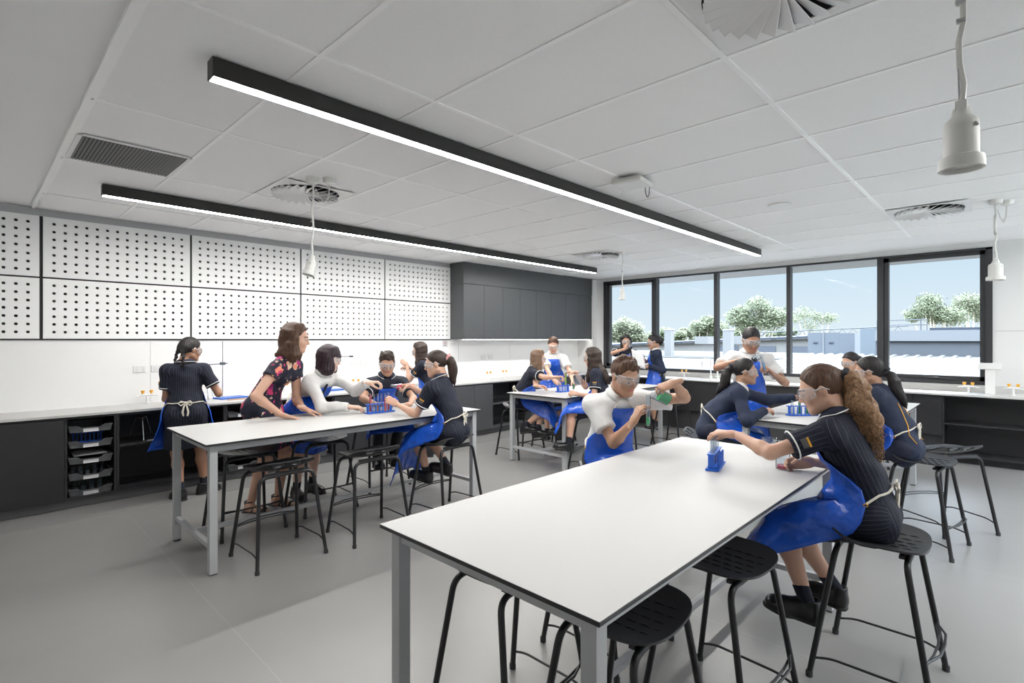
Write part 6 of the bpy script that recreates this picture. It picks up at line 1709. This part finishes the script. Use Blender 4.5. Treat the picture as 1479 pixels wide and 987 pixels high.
# window bench
person('person at the leftmost window pane raising a beaker before goggles', 7.95, 4.90, 122, 1.56, .83, lean=4, twist=0, head=(0, 8, 0),
       Rr=A_(W(903, 504, 8.72), (.5, -.4, .6), (-.6, -.6, .1), 'grip', (-.6, 1, -.4)), L=A_(W(922, 516, 8.72), (-.4, -.3, .7), (.4, -.7, .2), 'grip', (.6, -1, -.8)),
       skin_=SK_TAN, hair=('long', H_BLACK), hairlen=.26, vox=.012)
person('person in navy jumper holding a sheet of paper at the window bench', 8.02, 4.36, 38, 1.56, .83, lean=2, twist=0, head=(-4, 14, 0),
       L=A_(W(937, 530, 8.70), (-.6, .6, .15), (-.3, -.7, .5), 'pinch', (.2, -1, -.8)), Rr=A_(W(935, 529, 8.9), (-.5, .7, .1), (.3, .3, .8), 'pinch', (1, 0, -1)),
       skin_=SK_TAN, hair=('pony', H_BLACK), hairlen=.12, top='jumper', legs='skirt', vox=.012)
# right table
person('dark-haired person in white shirt standing, pouring dark liquid before goggles at the window', 5.47, 1.96, 128, 1.60, .86, lean=5, twist=0, head=(0, 24, 0),
       Rr=A_(W(1072, 520, 5.05), (.65, -.5, -.1), (-.1, -.1, 1), 'grip', (-.8, .7, -.4)), L=A_(W(1116, 540, 5.0), (-.6, .2, .45), (.4, -.6, .4), 'grip', (.7, -.7, -1)),
       skin_=SK_BROWN, hair=('buzz', H_BLACK), top='shirt', legs='trousers', female=False, vox=.010)
person('person in navy jumper with dark ponytail leaning over the right table', 4.60, 1.96, -154, 1.46, .705, lean=43, twist=0, head=(-2, 4, 0),
       Rr=A_(W(1104, 593, 4.40), (.95, -.3, 0), (-.2, -.3, 1), 'relax', (-.5, -.6, -1)), L=A_(W(1148, 574, 4.68), (.9, -.4, .05), (.2, .2, 1), 'relax', (0, .3, -1)),
       feet=[(V3((4.78, 1.86, .36)), 0, 5), (V3((4.58, 1.82, .36)), 0, 5)], seated=True, skin_=SK_TAN, hair=('pony', H_BLACK), hairlen=.34, band=M_BAND, top='jumper', legs='skirt', vox=.010, ap=dict(drop=.06, ext=.04, w=.28))
person('person in navy jacket with gold piping seen from behind at the right table', 4.84, .62, -6, 1.45, .70, lean=29, twist=4, head=(14, 12, 0),
       L=A_(V3((4.72, 1.0, .95)), (.2, 1, 0), (-.3, 0, 1), 'relax', (-1, 0, -.6)), Rr=A_(V3((5.0, 1.0, .95)), (-.2, 1, 0), (.3, 0, 1), 'relax', (1, 0, -.6)),
       feet=[(V3((4.74, .80, .33)), 0, 5), (V3((4.94, .80, .33)), 0, 5)], seated=True, skin_=SK_TAN, hair=('lowpony', H_BLACK), hairlen=.34, band=M_BAND, top='jacket', legs='skirt', vox=.009, ap=dict(drop=.05, ext=.03))
person('dark-haired person mostly hidden behind the foreground ponytail, at the right table\'s far end', 7.05, 1.32, 88, 1.40, .70, lean=22, twist=0, head=(-35, 16, 0),
       L=A_(V3((6.72, 1.15, .95)), (-1, .2, 0), (0, 0, 1), 'relax', (0, -1, -.6)), Rr=A_(V3((6.72, 1.45, .95)), (-1, -.2, 0), (0, 0, 1), 'relax', (0, 1, -.6)),
       feet=[(V3((6.90, 1.22, .34)), 0, 5), (V3((6.90, 1.42, .34)), 0, 5)], seated=True, skin_=SK_TAN, hair=('pony', H_BLACK), hairlen=.25, top='jumper', legs='skirt', vox=.013, apron=False)

# ================================================================== THINGS IN HANDS
def toward(d):
    q = Vector(d).to_track_quat('Z', 'Y'); return q.to_euler()
beaker(tuple(W(966, 578, 3.03)), 'beaker of green liquid tipped over a tube by the seated white-shirted student', L_GREEN, .62, h=.10, r=.036, rot=toward((-.60, .60, .42)))
tube_thing(tuple(W(936, 616, 2.93)), 'test tube of green liquid held upright by the seated white-shirted student', L_GREEN, .30, h=.175, r=.0125, rot=toward((.02, 0, 1)))
flask(tuple(W(580, 560, 4.80)), 'small flask of red liquid tipped over the left table rack', L_PINK, .6, h=.10, r=.036, rot=toward((-.5, .25, .12)))
tube_thing(tuple(W(557, 595, 4.62)), 'red test tube held upright by the pink hair tie student', L_RED, .6, h=.15, rot=toward((0, 0, 1)))
tube_thing(tuple(W(817, 557, 6.03)), 'yellow-green test tube held over the back table rack', L_YEL, .85, h=.17, r=.012, rot=toward((0, 0, 1)))
tube_thing(tuple(W(828, 563, 5.93)), 'dark green test tube held low at the back table', L_GREEN, .5, h=.12, r=.012, rot=toward((.1, -.1, 1)))
beaker(tuple(W(836, 556, 6.0)), 'clear beaker at the right of the back table', None, h=.11, r=.045, rot=toward((.1, .1, 1)))
beaker(tuple(W(907, 502, 8.62)), 'clear beaker raised to the face by the leftmost window student', None, h=.09, r=.035, rot=toward((.5, -.3, .4)))
beaker(tuple(W(921, 516, 8.62)), 'clear beaker with blue liquid held at the leftmost window pane', L_BLUE, .3, h=.09, r=.033, rot=toward((0, 0, 1)))
beaker(tuple(W(1088, 521, 4.90)), 'small beaker of dark liquid tipped by the standing boy', L_DARK, .4, h=.07, r=.028, rot=toward((.45, -.35, .45)))
tube_thing(tuple(W(1105, 536, 4.90)), 'clear pale blue test tube under the dark beaker', mat('pale_blue_liquid', (.25, .5, .8), .1), .5, h=.16, r=.012, rot=toward((-.25, .15, 1)))
beaker(tuple(W(1168, 584, 4.55)), 'clear beaker gripped beside the green tubes', None, h=.10, r=.036, rot=toward((0, 0, 1)))
# sheet of paper held at the window
p_ = W(922, 519, 8.55); u_ = nrm(V3((.66, -.70, -.28))); v_ = nrm(V3((-.1, .1, 1))); rws = []
for i in range(7):
    rws.append([p_ + u_ * (j / 6 - .5) * .20 + v_ * (i / 6 - .5) * .28 + V3((1, 1, 0)) * .012 * math.sin(j * .8) for j in range(7)])
P_, F_ = sheet(rws, .0006); tmp = thing('sheet_of_paper', 'white sheet of paper held by the navy jumper student at the window', 'paper', tuple(p_)); Soup().add(P_ - p_, F_).build('page', [M_PAPER], tmp)
